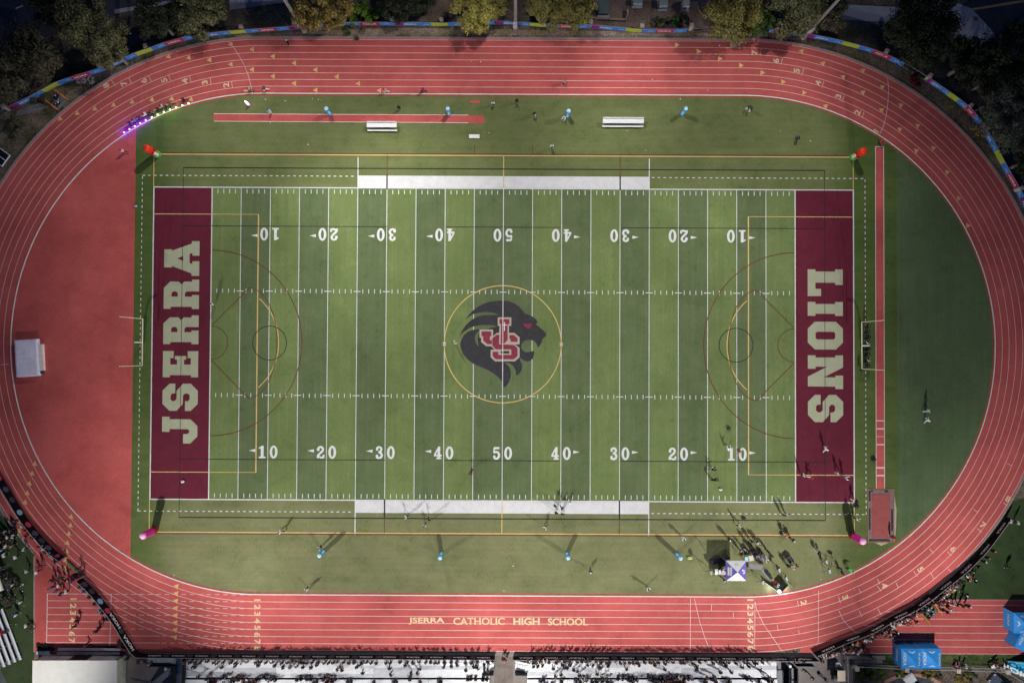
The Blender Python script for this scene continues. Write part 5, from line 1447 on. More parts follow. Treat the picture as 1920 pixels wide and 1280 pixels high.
# ================================================================ TREES AND PLANTS
def leaf_mat(name, cols):
    m = bpy.data.materials.new(name); m.use_nodes = True; nt = m.node_tree; N = nt.nodes; L = nt.links
    b = N["Principled BSDF"]; b.inputs["Roughness"].default_value = .65; b.inputs["Specular IOR Level"].default_value = .25
    g = N.new("ShaderNodeNewGeometry"); rp = N.new("ShaderNodeValToRGB"); el = rp.color_ramp.elements
    while len(el) > 1: el.remove(el[0])
    for i, c in enumerate(cols):
        if i == 0: el[0].position = 0; el[0].color = (*c,1)
        else: e = el.new(i/(len(cols)-1)); e.color = (*c,1)
    L.new(g.outputs["Random Per Island"], rp.inputs[0]); L.new(rp.outputs[0], b.inputs["Base Color"])
    tr = N.new("ShaderNodeBsdfTranslucent"); L.new(rp.outputs[0], tr.inputs[0])
    mx = N.new("ShaderNodeMixShader"); mx.inputs[0].default_value = .25
    L.new(b.outputs[0], mx.inputs[1]); L.new(tr.outputs[0], mx.inputs[2]); L.new(mx.outputs[0], N["Material Output"].inputs[0])
    return m
LM = {
 'olive': leaf_mat("leaf_olive", [(.05,.06,.022),(.10,.105,.042),(.17,.165,.075),(.24,.22,.12),(.08,.095,.04)]),
 'brown': leaf_mat("leaf_brown_olive", [(.04,.042,.022),(.075,.07,.038),(.12,.105,.06),(.16,.14,.09),(.06,.065,.03)]),
 'dark':  leaf_mat("leaf_dark", [(.012,.020,.010),(.025,.034,.016),(.05,.058,.03)]),
 'autumn':leaf_mat("leaf_autumn", [(.14,.10,.03),(.28,.21,.045),(.42,.31,.07),(.36,.24,.11),(.12,.13,.04)]),
 'yellow':leaf_mat("leaf_yellow", [(.20,.18,.04),(.38,.34,.08),(.52,.45,.11),(.30,.27,.07)]),
 'yg':    leaf_mat("leaf_yellow_green", [(.08,.09,.03),(.17,.17,.045),(.27,.24,.07),(.33,.26,.08),(.12,.14,.04)]),
 'green': leaf_mat("leaf_green", [(.03,.06,.013),(.055,.10,.02),(.09,.14,.03)]),
 'lime':  leaf_mat("leaf_lime", [(.08,.14,.017),(.14,.24,.025),(.19,.30,.035)]),
 'grey':  leaf_mat("leaf_grey_green", [(.06,.075,.05),(.11,.125,.09),(.17,.18,.14),(.08,.095,.06)]),
 'red':   leaf_mat("leaf_dark_red", [(.07,.008,.016),(.13,.014,.03),(.04,.008,.014)]),
}
def crown_mesh(b, r, rz, n, leaf, blobs, rg, zc, flat=.75):
    """leaf faces spread through a cluster of uneven blobs"""
    bl = []
    for k in range(blobs):
        a = rg.uniform(0, 2*math.pi); q = r*math.sqrt(rg.uniform(0,1))*.82; z = rg.uniform(-.45,.55)*rz
        bl.append((q*math.cos(a), q*math.sin(a), z + rz*.25*(1-q/r), r*rg.uniform(.16,.34)))
    for k in range(n):
        x, y, z, br = rg.choice(bl)
        u = rg.gauss(0,1); v = rg.gauss(0,1); w = rg.gauss(0,1)+.15; l = math.sqrt(u*u+v*v+w*w) or 1
        d = br*(rg.uniform(.15,1)**.5)*(1.0 if rg.random() < .82 else rg.uniform(1.0,1.45))
        c = Vector((x+u/l*d, y+v/l*d, zc+z+w/l*d*flat))
        nrm = Vector((u/l+rg.uniform(-.7,.7), v/l+rg.uniform(-.7,.7), w/l+rg.uniform(-.2,1.0)))
        if nrm.length < .1: nrm = Vector((0,0,1))
        nrm.normalize(); t = nrm.orthogonal().normalized(); s = nrm.cross(t); a = rg.uniform(0, 6.28)
        t, s = t*math.cos(a)+s*math.sin(a), s*math.cos(a)-t*math.sin(a)
        h = leaf*rg.uniform(.6,1.35)
        b.face([c-t*h, c-s*h*.45, c+t*h, c+s*h*.45])
    return bl
def tree(px, py, r, h, kind, label, n=5000, leaf=.26, name="tree", group=None, blobs=16, flat=.75, seed=None, rz=None, sq=(1,1)):
    rg = random.Random(seed if seed is not None else int(px*7+py*13)); r *= .86
    rz = rz or r*.7; zc = h-rz*1.1; n = int(n*1.9); leaf *= .74; blobs = int(blobs*2.2)
    c = P(px, py, zc); t = empty(name, (c.x, c.y, -.05), label, "tree", group); t.scale = (sq[0], sq[1], 1)
    b = MB(); bl = crown_mesh(b, r, rz, n, leaf, blobs, rg, zc, flat); b.build("crown", LM[kind], t)
    b = MB(); pts = [(0,0,0),(.1,.05,zc*.35),(-.05,.1,zc*.7),(0,0,zc)]; rr = [.32*h/8,.25*h/8,.2*h/8,.13*h/8]
    for i in range(3): b.tube(pts[i], pts[i+1], rr[i], rr[i+1], 9)
    for x, y, z, br in bl[:18]:
        k0 = rg.uniform(.45,.9); m_ = (x*.55+rg.uniform(-.3,.3), y*.55+rg.uniform(-.3,.3), zc*k0+(zc+z-zc*k0)*.6)
        e_ = (x*1.08, y*1.08, zc+z+br*.75)
        b.tube((0,0,zc*k0), m_, .10*h/8, .06, 6); b.tube(m_, e_, .055, .018, 5)
        for q in range(2): b.tube(((m_[0]+e_[0])/2,(m_[1]+e_[1])/2,(m_[2]+e_[2])/2), (e_[0]+rg.uniform(-1,1)*br,e_[1]+rg.uniform(-1,1)*br,e_[2]+rg.uniform(-.3,.3)), .025, .008, 4)
    b.build("trunk", M['bark'], t)
    return t
def shrub(px, py, r, h, kind, label, n=900, leaf=.14, name="shrub", group=None, seed=None):
    rg = random.Random(seed if seed is not None else int(px*5+py*11)); c = P(px, py, h*.5)
    t = empty(name, (c.x, c.y, -.05), label, "shrub", group)
    b = MB(); crown_mesh(b, r, h*.5, n, leaf, 9, rg, h*.5, .8); b.build("foliage", LM[kind], t)
    b = MB()
    for k in range(5):
        a = k*1.26; b.tube((0,0,0),(r*.5*math.cos(a),r*.5*math.sin(a),h*.5),.03,.015,5)
    b.build("stem", M['bark'], t)
TG = "trees behind the banner fence"
tree(40,125,7.2,9,'brown',"big brown-olive tree in the far top left corner beside the dark road",8500,.26,group=TG,blobs=22)
tree(70,90,4.0,8,'brown',"smaller brown tree overlapping the far top left tree, nearest the road dash",3000,.24,group=TG)
tree(172,48,5.6,10,'olive',"largest olive tree at the top left, in front of the road",8000,.26,group=TG,blobs=20)
tree(205,95,3.6,7,'olive',"lower olive tree whose leaves reach the banner fence at the top left",3600,.24,group=TG)
tree(95,20,3.6,8,'dark',"black-green tree between the road and the largest olive tree",2500,.26,group=TG)
tree(297,40,4.2,8,'dark',"dark tree between the olive tree and the grey pavement",3600,.25,group=TG)
tree(368,16,5.0,9,'olive',"grey-olive tree at the top just left of the pale pavement",5500,.26,group=TG,blobs=18)
tree(372,52,2.4,5,'dark',"low dark tree touching the fence left of the tall mast",1600,.22,group=TG)
tree(590,12,4.8,8,'autumn',"golden brown autumn tree right of the tall mast",4200,.30,group=TG,blobs=16)
tree(632,22,3.2,6,'autumn',"smaller thin autumn tree right of the golden brown one",1500,.28,group=TG)
shrub(672,22,2.6,1.6,'lime',"bright green shrub on the leaf-covered bank",1500,.18,group="shrubs on the top bank")
shrub(702,24,2.0,1.4,'lime',"second bright green shrub, nearer the dark hedge",1000,.18,group="shrubs on the top bank")
shrub(665,56,1.9,.5,'green',"low green weeds between the banner fence and the track",700,.14,group="shrubs on the top bank")
tree(745,6,3.4,6,'dark',"dark green tree at the top edge left of the brown path",2800,.24,group=TG)
tree(790,0,3.0,6,'dark',"dark tree cut by the top edge above the brown clearing",2200,.24,group=TG)
tree(884,26,3.7,7.5,'yellow',"bright yellow autumn tree reaching over the banner fence",3600,.28,group=TG,blobs=15)
tree(925,10,2.8,6,'yg',"olive yellow tree between the bright yellow tree and the slim mast",2000,.25,group=TG)
tree(1030,6,4.4,8,'yg',"broad yellow-green tree right of the slim middle mast",5200,.26,group=TG,blobs=18)
tree(1084,18,3.4,7,'yg',"yellow-green tree covering the dull green utility box",3000,.25,group=TG)
shrub(1237,40,1.0,1.5,'green',"round clipped green bush behind the banner fence",2200,.10,group="shrubs on the top bank")
shrub(1262,40,1.25,1.5,'green',"wider dark green bush right of the round clipped one",2200,.10,group="shrubs on the top bank")
shrub(1280,38,1.0,1.2,'dark',"dusky bush at the right end of the clipped bushes",1200,.10,group="shrubs on the top bank")
tree(1372,22,5.2,9,'yg',"large yellow-green tree in front of the top concrete path",6500,.26,group=TG,blobs=20)
tree(1393,50,1.9,4.5,'autumn',"orange-leaved branch tree hanging over the banner fence",900,.24,group=TG)
tree(1425,42,2.8,6,'green',"dark green tree right of the large yellow-green one",2300,.23,group=TG)
tree(1490,18,5.4,9,'olive',"wide olive tree left of the right leaning mast",7000,.26,group=TG,blobs=20)
tree(1556,30,3.4,6,'brown',"dusky tree under the right leaning mast",2600,.24,group=TG)
tree(1730,50,6.4,11,'dark',"huge black-green tree right of the concrete path",9000,.28,group=TG,blobs=24)
tree(1728,84,4.6,8,'dark',"black-green tree behind the banner fence on the right bend",4500,.27,group=TG)
tree(1822,112,4.6,9,'dark',"black-green tree below the pale paved corner",4500,.27,group=TG)
tree(1890,115,6.4,10,'dark',"black-green tree under the street at the far right",6500,.28,group=TG,blobs=20)
tree(1852,152,3.4,6,'dark',"low black tree by the fence bend",2500,.24,group=TG)
tree(1892,222,5.2,9,'grey',"grey-green tree spilling over the banner fence on the right",6500,.24,group=TG,blobs=20)
tree(1935,300,4.0,8,'dark',"dark tree at the right edge below the grey-green one",3000,.25,group=TG)
shrub(1722,148,1.4,1.2,'red',"dark red shrub in front of the banner fence on the right bend",900,.16,group="shrubs on the top bank")
shrub(1838,243,1.5,1.0,'autumn',"rust coloured shrub under the grey-green tree",600,.15,group="shrubs on the top bank")
shrub(30,235,1.8,1.2,'brown',"scruffy brown bush in the top left dirt below the fence",1200,.16,group="shrubs on the top bank")
shrub(70,180,1.4,.9,'brown',"scrubby weeds beside the hurdles cart",700,.16,group="shrubs on the top bank")
for px, py, r, k, lab in ((1625,1266,1.6,'green',"spiky green plant left in the planting bed"),(1648,1268,1.5,'lime',"bright green plant beside the drive kerb"),(1683,1260,1.1,'lime',"light green plant under the left blue tent"),
                          (1740,1264,1.5,'yg',"straggly olive shrub above the drive kerb"),(1760,1262,1.3,'brown',"brown weedy shrub right of the paired tents"),(1805,1274,1.9,'autumn',"rusty shrub in the planting bed near the grey car"),(1822,1266,1.4,'green',"green shrub in the planting bed near the grey car")):
    shrub(px, py, r*.75, .6, k, lab, 900, .11, group="plants in the bed by the drive")
rgx = random.Random(31)
b = MB()
for k in range(9000):
    px = rgx.uniform(440,1460); py = rgx.uniform(50,72) if rgx.random() < .55 else rgx.uniform(2,52)
    c = P(px, py); h = rgx.uniform(.04,.12); a = rgx.uniform(0,6.28); z = rgx.uniform(-.045,-.01)
    b.face([(c.x-h*math.cos(a),c.y-h*math.sin(a),z),(c.x+h*.5*math.sin(a),c.y-h*.5*math.cos(a),z+.03),(c.x+h*math.cos(a),c.y+h*math.sin(a),z),(c.x-h*.5*math.sin(a),c.y+h*.5*math.cos(a),z+.01)])
stuff(b.build("fallen_leaves", leaf_mat("fallen_leaf", [(.30,.20,.12),(.22,.13,.06),(.36,.26,.15),(.16,.10,.05),(.40,.33,.24)])))
b = MB()
for k in range(5200):
    t = rgx.random()
    if t < .5:
        a = R_(rgx.uniform(100,165)); r = TR+8.56+.5+rgx.uniform(0,1)**1.5*5; x, y = -TCX+r*math.cos(a), r*math.sin(a)
    else:
        a = R_(rgx.uniform(12,88)); r = TR+8.56+.5+rgx.uniform(0,1)*2.6; x, y = TCX+r*math.cos(a), r*math.sin(a)
    h = rgx.uniform(.08,.28); w = rgx.uniform(.01,.03); q = rgx.uniform(0,6.28); dx, dy = math.cos(q), math.sin(q); l = rgx.uniform(.0,.25)
    b.face([(x-w*dx,y-w*dy,-.06),(x+w*dx,y+w*dy,-.06),(x+w*dx-dy*l,y+w*dy+dx*l,h),(x-w*dx-dy*l,y-w*dy+dx*l,h)])
stuff(b.build("dry_grass", leaf_mat("dry_grass_blade", [(.12,.10,.05),(.20,.17,.10),(.07,.08,.03),(.25,.22,.15)])))

# ================================================================ PEOPLE
def skinned(verts, edges, radii, root, sub=1):
    bm = bmesh.new(); lay = bm.verts.layers.skin.verify()
    vs = [bm.verts.new(v) for v in verts]
    for v, r in zip(vs, radii): v[lay].radius = r if isinstance(r, tuple) else (r, r)
    vs[root][lay].use_root = True
    for a, c in edges: bm.edges.new((vs[a], vs[c]))
    me = bpy.data.meshes.new("figure"); bm.to_mesh(me); bm.free()
    o = bpy.data.objects.new("figure", me); COL.objects.link(o)
    o.modifiers.new("skin", 'SKIN').use_smooth_shade = True
    if sub: o.modifiers.new("sub", 'SUBSURF').levels = sub
    bpy.context.view_layer.update()
    out = bpy.data.meshes.new_from_object(o.evaluated_get(bpy.context.evaluated_depsgraph_get()))
    bpy.data.objects.remove(o); bpy.data.meshes.remove(me)
    vs = [tuple(v.co) for v in out.vertices]; fs = [tuple(p.vertices) for p in out.polygons]
    bpy.data.meshes.remove(out)
    return vs, fs
def figure(lean=0, legs=((2,3,0),(-2,3,0)), arms=((5,10,8),(5,10,8)), hip=None, headturn=0):
    """builds body, top, trousers, hair and cap meshes for one pose (facing +y)"""
    l = R_(lean); up = Vector((0, math.sin(l), math.cos(l)))
    TH, SH = .44, .42
    lg = []
    for s, (a, k, o_) in zip((-1, 1), legs):
        a1 = R_(a); a2 = R_(a-k); ab = R_(o_)
        hp = Vector((s*.095, 0, -.03)); kn = hp + Vector((s*math.sin(ab)*TH, math.sin(a1)*TH, -math.cos(a1)*TH)); an = kn + Vector((0, math.sin(a2)*SH, -math.cos(a2)*SH))
        lg.append([hp, kn, an])
    low = min(q[2].z for q in lg) - .075
    off = Vector((0, 0, -low if hip is None else hip))
    pel = off; legp = [[p+off for p in q] for q in lg]
    sp, ch, nk, hd = pel+up*.20, pel+up*.40, pel+up*.56, pel+up*.60
    hc = pel + up*.70 + Vector((0, .03, 0))
    V = [pel, sp, ch, nk, hd]; E = [(0,1),(1,2),(2,3),(3,4)]; Rr = [(.145,.105),(.13,.095),(.155,.105),(.055,.055),(.05,.052)]
    feet = []
    legi = []
    for s, (hp, kn, an) in zip((-1, 1), legp):
        b0 = len(V); fd = Vector((s*.02, .15, -.035)); V += [hp, kn, an, an+Vector((0,.03,-.035)), an+fd]; Rr += [.085,.058,.040,(.042,.038),(.040,.026)]
        E += [(0,b0),(b0,b0+1),(b0+1,b0+2),(b0+2,b0+3),(b0+3,b0+4)]; legi.append(b0)
    armi = []; hands = []
    for s, (a, e, o_) in zip((-1, 1), arms):
        sh = pel + up*.49 + Vector((s*.17, 0, 0)); sh2 = sh + Vector((s*.02,0,-.02))
        a1, a2, ab = R_(a), R_(a+e), R_(o_)
        d1 = Vector((s*math.sin(ab), math.sin(a1)*math.cos(ab), -math.cos(a1)*math.cos(ab)))
        d2 = Vector((s*math.sin(ab)*.3, math.sin(a2), -math.cos(a2))).normalized()
        el = sh2 + d1*.29; wr = el + d2*.25; pm = wr + d2*.075
        b0 = len(V); V += [sh2, el, wr, pm]; Rr += [.056,.042,.029,(.036,.020)]
        E += [(2,b0),(b0,b0+1),(b0+1,b0+2),(b0+2,b0+3)]; armi.append(b0); hands.append((pm, d2, s))
    vs, fs = skinned(V, E, Rr, 0, 1)
    body = MB(); body.tris(vs, fs, 0)
    for i, f in enumerate(fs):
        if max(vs[k][2] for k in f) < (.11 if hip is None else .11): body.m[i] = 2
    # fingers: four of unequal length, curled, and a thumb from the side of the palm
    for pm, d, s in hands:
        side = d.cross(Vector((0,1,0)) if abs(d.y) < .9 else Vector((0,0,1))).normalized(); bend = side.cross(d).normalized()
        for q, ln in ((-.027,.062),(-.009,.076),(.009,.072),(.027,.056)):
            a0 = pm+side*q; a1 = a0+d*ln*.5+bend*.006; a2 = a1+(d*.75+bend*.5).normalized()*ln*.55
            body.tube(a0, a1, .0088, .008, 5); body.tube(a1, a2, .008, .006, 5)
        a0 = pm-d*.05+side*.03*-s; a1 = a0+(d*.6+side*-s*.8).normalized()*.035; body.tube(a0, a1, .011, .0095, 5); body.tube(a1, a1+d*.03, .0095, .007, 5)
    # head with a face
    n0 = len(body.v); body.lathe([(.012,-.125),(.045,-.118),(.062,-.085),(.074,-.03),(.079,.025),(.072,.075),(.045,.108),(.002,.120)], n=14, m=0)
    for i in range(n0, len(body.v)):
        x, y, z = body.v[i]; y *= 1.18 if y > 0 else 1.28; body.v[i] = (x, y, z)
    body.tris([(-.014,.085,-.035),(.014,.085,-.035),(0,.118,-.032),(0,.088,.012)], [(0,1,2),(1,3,2),(3,0,2)])
    for s in (-1, 1):
        body.ball((s*.078,-.005,-.015), .022, 0, 6, (.4,.7,1.2)); body.ball((s*.03,.083,.0), .011, 1, 6)
        body.tube((s*.028-.016,.088,.02),(s*.028+.016,.088,.022),.004,n=4,m=1)
    body.tube((-.022,.083,-.065),(.022,.083,-.065),.006,n=5,m=3)
    rot = Matrix.Rotation(-l*.6, 3, 'X') @ Matrix.Rotation(R_(headturn), 3, 'Z')
    for i in range(n0, len(body.v)): body.v[i] = tuple(hc + rot @ Vector(body.v[i]))
    def headpiece(fn):
        m_ = MB(); fn(m_)
        m_.v = [tuple(hc + rot @ Vector(v)) for v in m_.v]; return m_
    def hairfn(m_):
        n = 14; prof = [(.081,-.06),(.087,-.01),(.089,.03),(.082,.078),(.052,.116),(.002,.130)]
        bb = len(m_.v)
        for r, z in prof:
            for i in range(n):
                t = 2*math.pi*i/n; y = r*math.sin(t); front = y > 0.02 and z < .055
                k = .86 if front else 1.0
                m_.v.append((r*math.cos(t)*k, y*(1.17*k if y > 0 else 1.30), z))
        for a in range(len(prof)-1):
            for i in range(n):
                t = 2*math.pi*(i+.5)/n
                if math.sin(t) > .25 and a < 3: continue
                m_.f.append((bb+a*n+i, bb+a*n+(i+1) % n, bb+(a+1)*n+(i+1) % n, bb+(a+1)*n+i)); m_.m.append(0)
    def capfn(m_):
        n = 14; m_.lathe([(.092,.03),(.094,.06),(.082,.10),(.05,.13),(.002,.138)], n=n)
        m_.v = [(x, y*(1.17 if y > 0 else 1.30), z) for x, y, z in m_.v]
        m_.tris([(-.07,.07,.045),(.07,.07,.045),(.06,.16,.032),(0,.19,.030),(-.06,.16,.032)], [(0,1,2,3,4)])
    # clothing follows the body
    TV = [pel-up*.04, sp, ch, pel+up*.50]; TE = [(0,1),(1,2),(2,3)]; TRr = [(.195,.15),(.18,.145),(.20,.15),(.095,.092)]
    for b0, s in zip(armi, (-1, 1)):
        k = len(TV); TV += [V[b0], V[b0+1], V[b0+2]-(V[b0+2]-V[b0+1])*.1]; TRr += [.088,.070,.054]; TE += [(2,k),(k,k+1),(k+1,k+2)]
    top_ = MB(); top_.tris(*skinned(TV, TE, TRr, 0, 1))
    PV = [pel+up*.05, pel-up*.06]; PE = [(0,1)]; PR = [(.155,.118),(.150,.118)]
    for b0 in legi:
        k = len(PV); PV += [V[b0]-up*.03, V[b0+1], V[b0+2]+(V[b0+1]-V[b0+2])*.06]; PR += [.112,.086,.070]; PE += [(1,k),(k,k+1),(k+1,k+2)]
    tr_ = MB(); tr_.tris(*skinned(PV, PE, PR, 0, 1))
    return {'body': body.mesh("person_body", [None, M['eye'], None, M['lip']], True), 'top': top_.mesh("jacket", [None], True), 'trousers': tr_.mesh("trousers", [None], True),
            'hair': headpiece(hairfn).mesh("hair", [None], True), 'cap': headpiece(capfn).mesh("cap", [None], True)}
M['lip'] = mat("lip", (.25,.08,.07), .6)
POSE = {
 'stand': figure(),
 'film': figure(2, ((3,4,2),(-3,4,2)), ((40,95,10),(38,95,10))),
 'walk': figure(5, ((24,10,0),(-20,22,0)), ((-22,15,6),(22,20,6))),
 'run': figure(13, ((58,75,0),(-24,62,0)), ((48,90,8),(-45,85,8))),
 'sit': figure(10, ((86,86,4),(84,84,4)), ((28,55,8),(28,55,8))),
 'crouch': figure(38, ((100,128,8),(60,120,6)), ((60,40,10),(60,40,10))),
 'rail': figure(20, ((-2,3,2),(-6,4,2)), ((58,45,14),(58,45,14))),
 'bend': figure(68, ((6,10,3),(-4,10,3)), ((75,15,10),(75,15,10))),
}
PC = {}
def pm(name, c, rough=.8):
    if name not in PC: PC[name] = mat("cloth_"+name, c, rough)
    return PC[name]
CLO = {'black':(.012,.012,.014),'charcoal':(.035,.036,.04),'white':(.75,.75,.74),'grey':(.22,.22,.23),'pale grey':(.48,.48,.50),'navy':(.018,.025,.07),'blue':(.04,.14,.42),'light blue':(.30,.52,.70),'red':(.50,.02,.03),'maroon':(.13,.014,.03),
       'pink':(.72,.26,.33),'orange':(.75,.22,.07),'yellow':(.75,.60,.03),'green':(.06,.50,.12),'olive':(.09,.09,.04),'tan':(.40,.28,.17),'purple':(.14,.08,.34),'violet':(.20,.16,.42),'bright pink':(.75,.05,.15)}
HAIRC = {'dark':(.012,.010,.009),'brown':(.055,.028,.015),'fair':(.30,.20,.10),'grey':(.3,.3,.3)}
NP = 0
def person(px, py, pose, face, top, legs, label, group=None, z=0.0, cap=None, hair='dark', skin=None, shoe='white', k=1.0, world=None):
    global NP
    f = POSE[pose]; c = world if world is not None else P(px, py, z)
    sk = M['skin2'] if (skin == 'dark' or (skin is None and rng.random() < .3)) else M['skin']
    o = bpy.data.objects.new("person", f['body']); COL.objects.link(o); o.location = (c.x, c.y, z + (.012 if z == 0 else 0)); o.rotation_euler = (0, 0, R_(face-90)); o.scale = (k, k, k)
    for i, m_ in ((0, sk), (2, pm(shoe, CLO[shoe]))):
        o.material_slots[i].link = 'OBJECT'; o.material_slots[i].material = m_
    tag(o, label, "person", group)
    for key, nm, m_ in (('top','jacket',pm(top, CLO[top])),('trousers','trousers',pm(legs, CLO[legs])),('hair','hair',pm('hair_'+hair, HAIRC[hair]))) + ((('cap','cap',pm(cap, CLO[cap])),) if cap else ()):
        q = bpy.data.objects.new(nm, f[key]); COL.objects.link(q); q.parent = o
        q.material_slots[0].link = 'OBJECT'; q.material_slots[0].material = m_
    NP += 1
    return o
class Mass:
    """the far-off part of the crowd, gathered into one object"""
    def __init__(s): s.b = MB(); s.mats = []
    def slot(s, m_):
        if m_ not in s.mats: s.mats.append(m_)
        return s.mats.index(m_)
    def add(s, me, loc, face, k, mats):
        mt = Matrix.Translation(loc) @ Matrix.Rotation(R_(face-90), 4, 'Z') @ Matrix.Scale(k, 4)
        b0 = len(s.b.v); s.b.v += [tuple(mt @ v.co) for v in me.vertices]
        for p in me.polygons:
            s.b.f.append(tuple(b0+i for i in p.vertices)); s.b.m.append(s.slot(mats.get(p.material_index) or me.materials[p.material_index]))
    def person(s, px, py, pose, face, top, legs, label, group=None, z=0.0, cap=None, hair='dark', skin=None, shoe='white', k=1.0):
        f = POSE[pose]; c = P(px, py, z); sk = M['skin2'] if rng.random() < .3 else M['skin']
        s.add(f['body'], c, face, k, {0: sk, 2: pm(shoe, CLO[shoe])}); s.add(f['top'], c, face, k, {0: pm(top, CLO[top])}); s.add(f['trousers'], c, face, k, {0: pm(legs, CLO[legs])})
        s.add(f['cap' if cap else 'hair'], c, face, k, {0: pm(cap, CLO[cap]) if cap else pm('hair_'+hair, HAIRC[hair])})
mass = Mass()
# people on the infield and the track
for a in (
 (404,571,'stand',60,'white','black',"person in a white top standing by the goal line below the JSERRA letter A"),
 (853,642,'film',20,'white','black',"person in black and white standing on the field left of the lion emblem"),
 (886,878,'bend',250,'maroon','black',"person in dark red bending on the 45 yard line right of the left 40 number"),
 (530,994,'walk',150,'white','black',"person in white walking at the orange boundary near the bottom left column"),
 (603,1023,'film',200,'pale grey','black',"person in pale grey just above the bottom left blue column"),
 (578,1101,'walk',60,'white','black',"person in white walking on the lowest strip of turf, left"),
 (763,966,'walk',170,'white','charcoal',"person in white at the left on the bottom white team area edge"),
 (805,969,'film',20,'black','charcoal',"person in black under the left team area, upper one of the two"),
 (798,981,'walk',230,'pale grey','black',"person in grey under the left team area, lower one of the two"),
 (1022,986,'walk',200,'white','black',"person in white left of the bottom group near the 45 yard line"),
 (1040,945,'stand',250,'navy','charcoal',"person in navy on the bottom team area, left of the upper two"),
 (1053,949,'walk',300,'charcoal','black',"person in charcoal on the bottom team area, right of the upper two"),
 (1042,958,'stand',80,'black','charcoal',"person in black and grey below the team area, left of the lower two"),
 (1054,960,'stand',80,'black','white',"person with white trousers below the team area, right of the lower two"),
 (1067,943,'crouch',80,'white','black',"person in white crouching on the team area right of the upper two"),
 (1106,1066,'walk',250,'charcoal','black',"person with a white cap on the lower turf right of a blue column",'white'),
 (1212,1097,'film',300,'white','black',"person in white standing near the bottom track edge left of the tent"),
 (1278,1005,'film',290,'white','light blue',"person in white at the orange boundary above the last bottom blue column"),
 (1363,1007,'stand',290,'black','black',"person in black with a white cap at the orange boundary above the tent",'white'),
 (1382,981,'walk',20,'white','black',"person in white and black walking on the black touchline right of the tent"),
 (1333,897,'bend',10,'black','black',"person bending over on the 15 yard line below the bottom right numbers"),
 (1332,879,'crouch',20,'black','white',"person crouching on the turf above the one bending by the 15 yard line"),
 (1363,842,'crouch',90,'white','pink',"person in white crouching beside the bottom right 10 number"),
 (1544,841,'run',60,'white','white',"person all in white on the LIONS end zone, below the letter S"),
 (1501,888,'stand',20,'white','black',"person in white and black at the goal line of the LIONS end zone"),
 (1517,892,'run',350,'red','white',"person in red running on the LIONS end zone"),
 (1569,885,'walk',170,'maroon','white',"person in dark red with white trousers on the LIONS end zone"),
 (1580,893,'film',350,'white','violet',"person with a bright yellow cape top on the LIONS end zone"),
 (1598,936,'walk',330,'black','white',"person stepping over the end zone corner beside the round black bag"),
 (1464,962,'stand',80,'charcoal','black',"person in charcoal below the sideline near the goal line, left of two"),
 (1471,960,'stand',60,'pale grey','black',"person in grey below the sideline near the goal line, right of two"),
 (1591,963,'stand',70,'black','charcoal',"person in black in front of the pink column by the pit, upper left"),
 (1600,970,'film',60,'white','black',"person in white in front of the pink column by the pit"),
 (1589,998,'crouch',20,'charcoal','black',"person crouching left of the foot of the pink column by the pit"),
 (1470,1000,'walk',300,'orange','white',"person in orange and white at the orange boundary, right of the tent"),
 (1481,1008,'walk',300,'black','black',"person in black with a white cap below the one in orange",'white'),
 (1529,1032,'walk',300,'black','white',"person in black with white shoes walking above the camera tripods"),
 (1585,1062,'bend',330,'green','black',"person in bright green bending over beside the camera tripods"),
 (1473,1056,'stand',300,'black','black',"person in black suit in the group in red right of the tent, left one"),
 (1483,1058,'film',200,'white','black',"person in white in the group right of the tent, middle one"),
 (1488,1055,'stand',200,'red','white',"person in red in the group right of the tent, right one"),
 (1447,1085,'stand',320,'red','white',"person in red and white being filmed at the lit backdrop corner"),
 (1453,1092,'stand',150,'white','black',"person in white facing the one in red at the lit backdrop corner"),
 (237,287,'run',170,'pink','black',"person in pink on the red semicircle beside the red-topped column"),
 (509,213,'stand',300,'light blue','white',"person in light blue on the left end of the jump runway"),
 (750,206,'stand',270,'black','black',"person in black on the top infield above the shorter white bench"),
 (925,198,'stand',270,'white','black',"person in white and black by the end of the jump runway"),
 (969,193,'film',270,'charcoal','black',"person in charcoal at the track edge below the top straight"),
 (1002,217,'walk',270,'black','pale grey',"person in black lying back on the turf between two blue columns"),
 (1034,277,'film',270,'white','black',"person in white just above the top orange boundary"),
 (1059,221,'crouch',240,'white','white',"person in white crouching at the foot of a blue column"),
 (1399,205,'film',300,'black','white',"person in black at the top right infield, left of two"),
 (1404,209,'stand',200,'charcoal','white',"person in charcoal at the top right infield, right of two"),
 (1491,264,'run',80,'navy','black',"person in navy running on the top right infield"),
 (1646,265,'crouch',300,'red','black',"person in red crouching at the end of the long runway"),
 (1058,158,'walk',180,'pale grey','black',"person in grey and black crossing the top straight"),
 (543,85,'stand',0,'black','black',"person in black with a white cap in the outer lane of the top straight",'white'),
 (1416,80,'stand',180,'bright pink','black',"person in bright pink at the outer edge of the top straight"),
 (1733,769,'walk',10,'pale grey','white',"person in grey and white on the dark turf inside the right bend"),
 (1733,787,'run',60,'white','white',"person in white crouched low on the dark turf inside the right bend"),
 (1668,1003,'stand',150,'red','black',"person in red standing at the corner of the long jump pit"),
 (472,172,'run',180,'tan','olive',"runner in tan trailing on the inner lane by the waterfall line"),
 (500,170,'run',180,'maroon','white',"runner in dark red on the inner lane just behind the one in tan"),
 (725,174,'run',180,'pink','white',"runner in pink on the inner lane above the shorter bench"),
 (795,173,'run',180,'maroon','maroon',"last runner in dark red on the inner lane of the top straight"),
 ):
    person(a[0], a[1], a[2], a[3], a[4], a[5], a[6], cap=a[7] if len(a) > 7 else None)
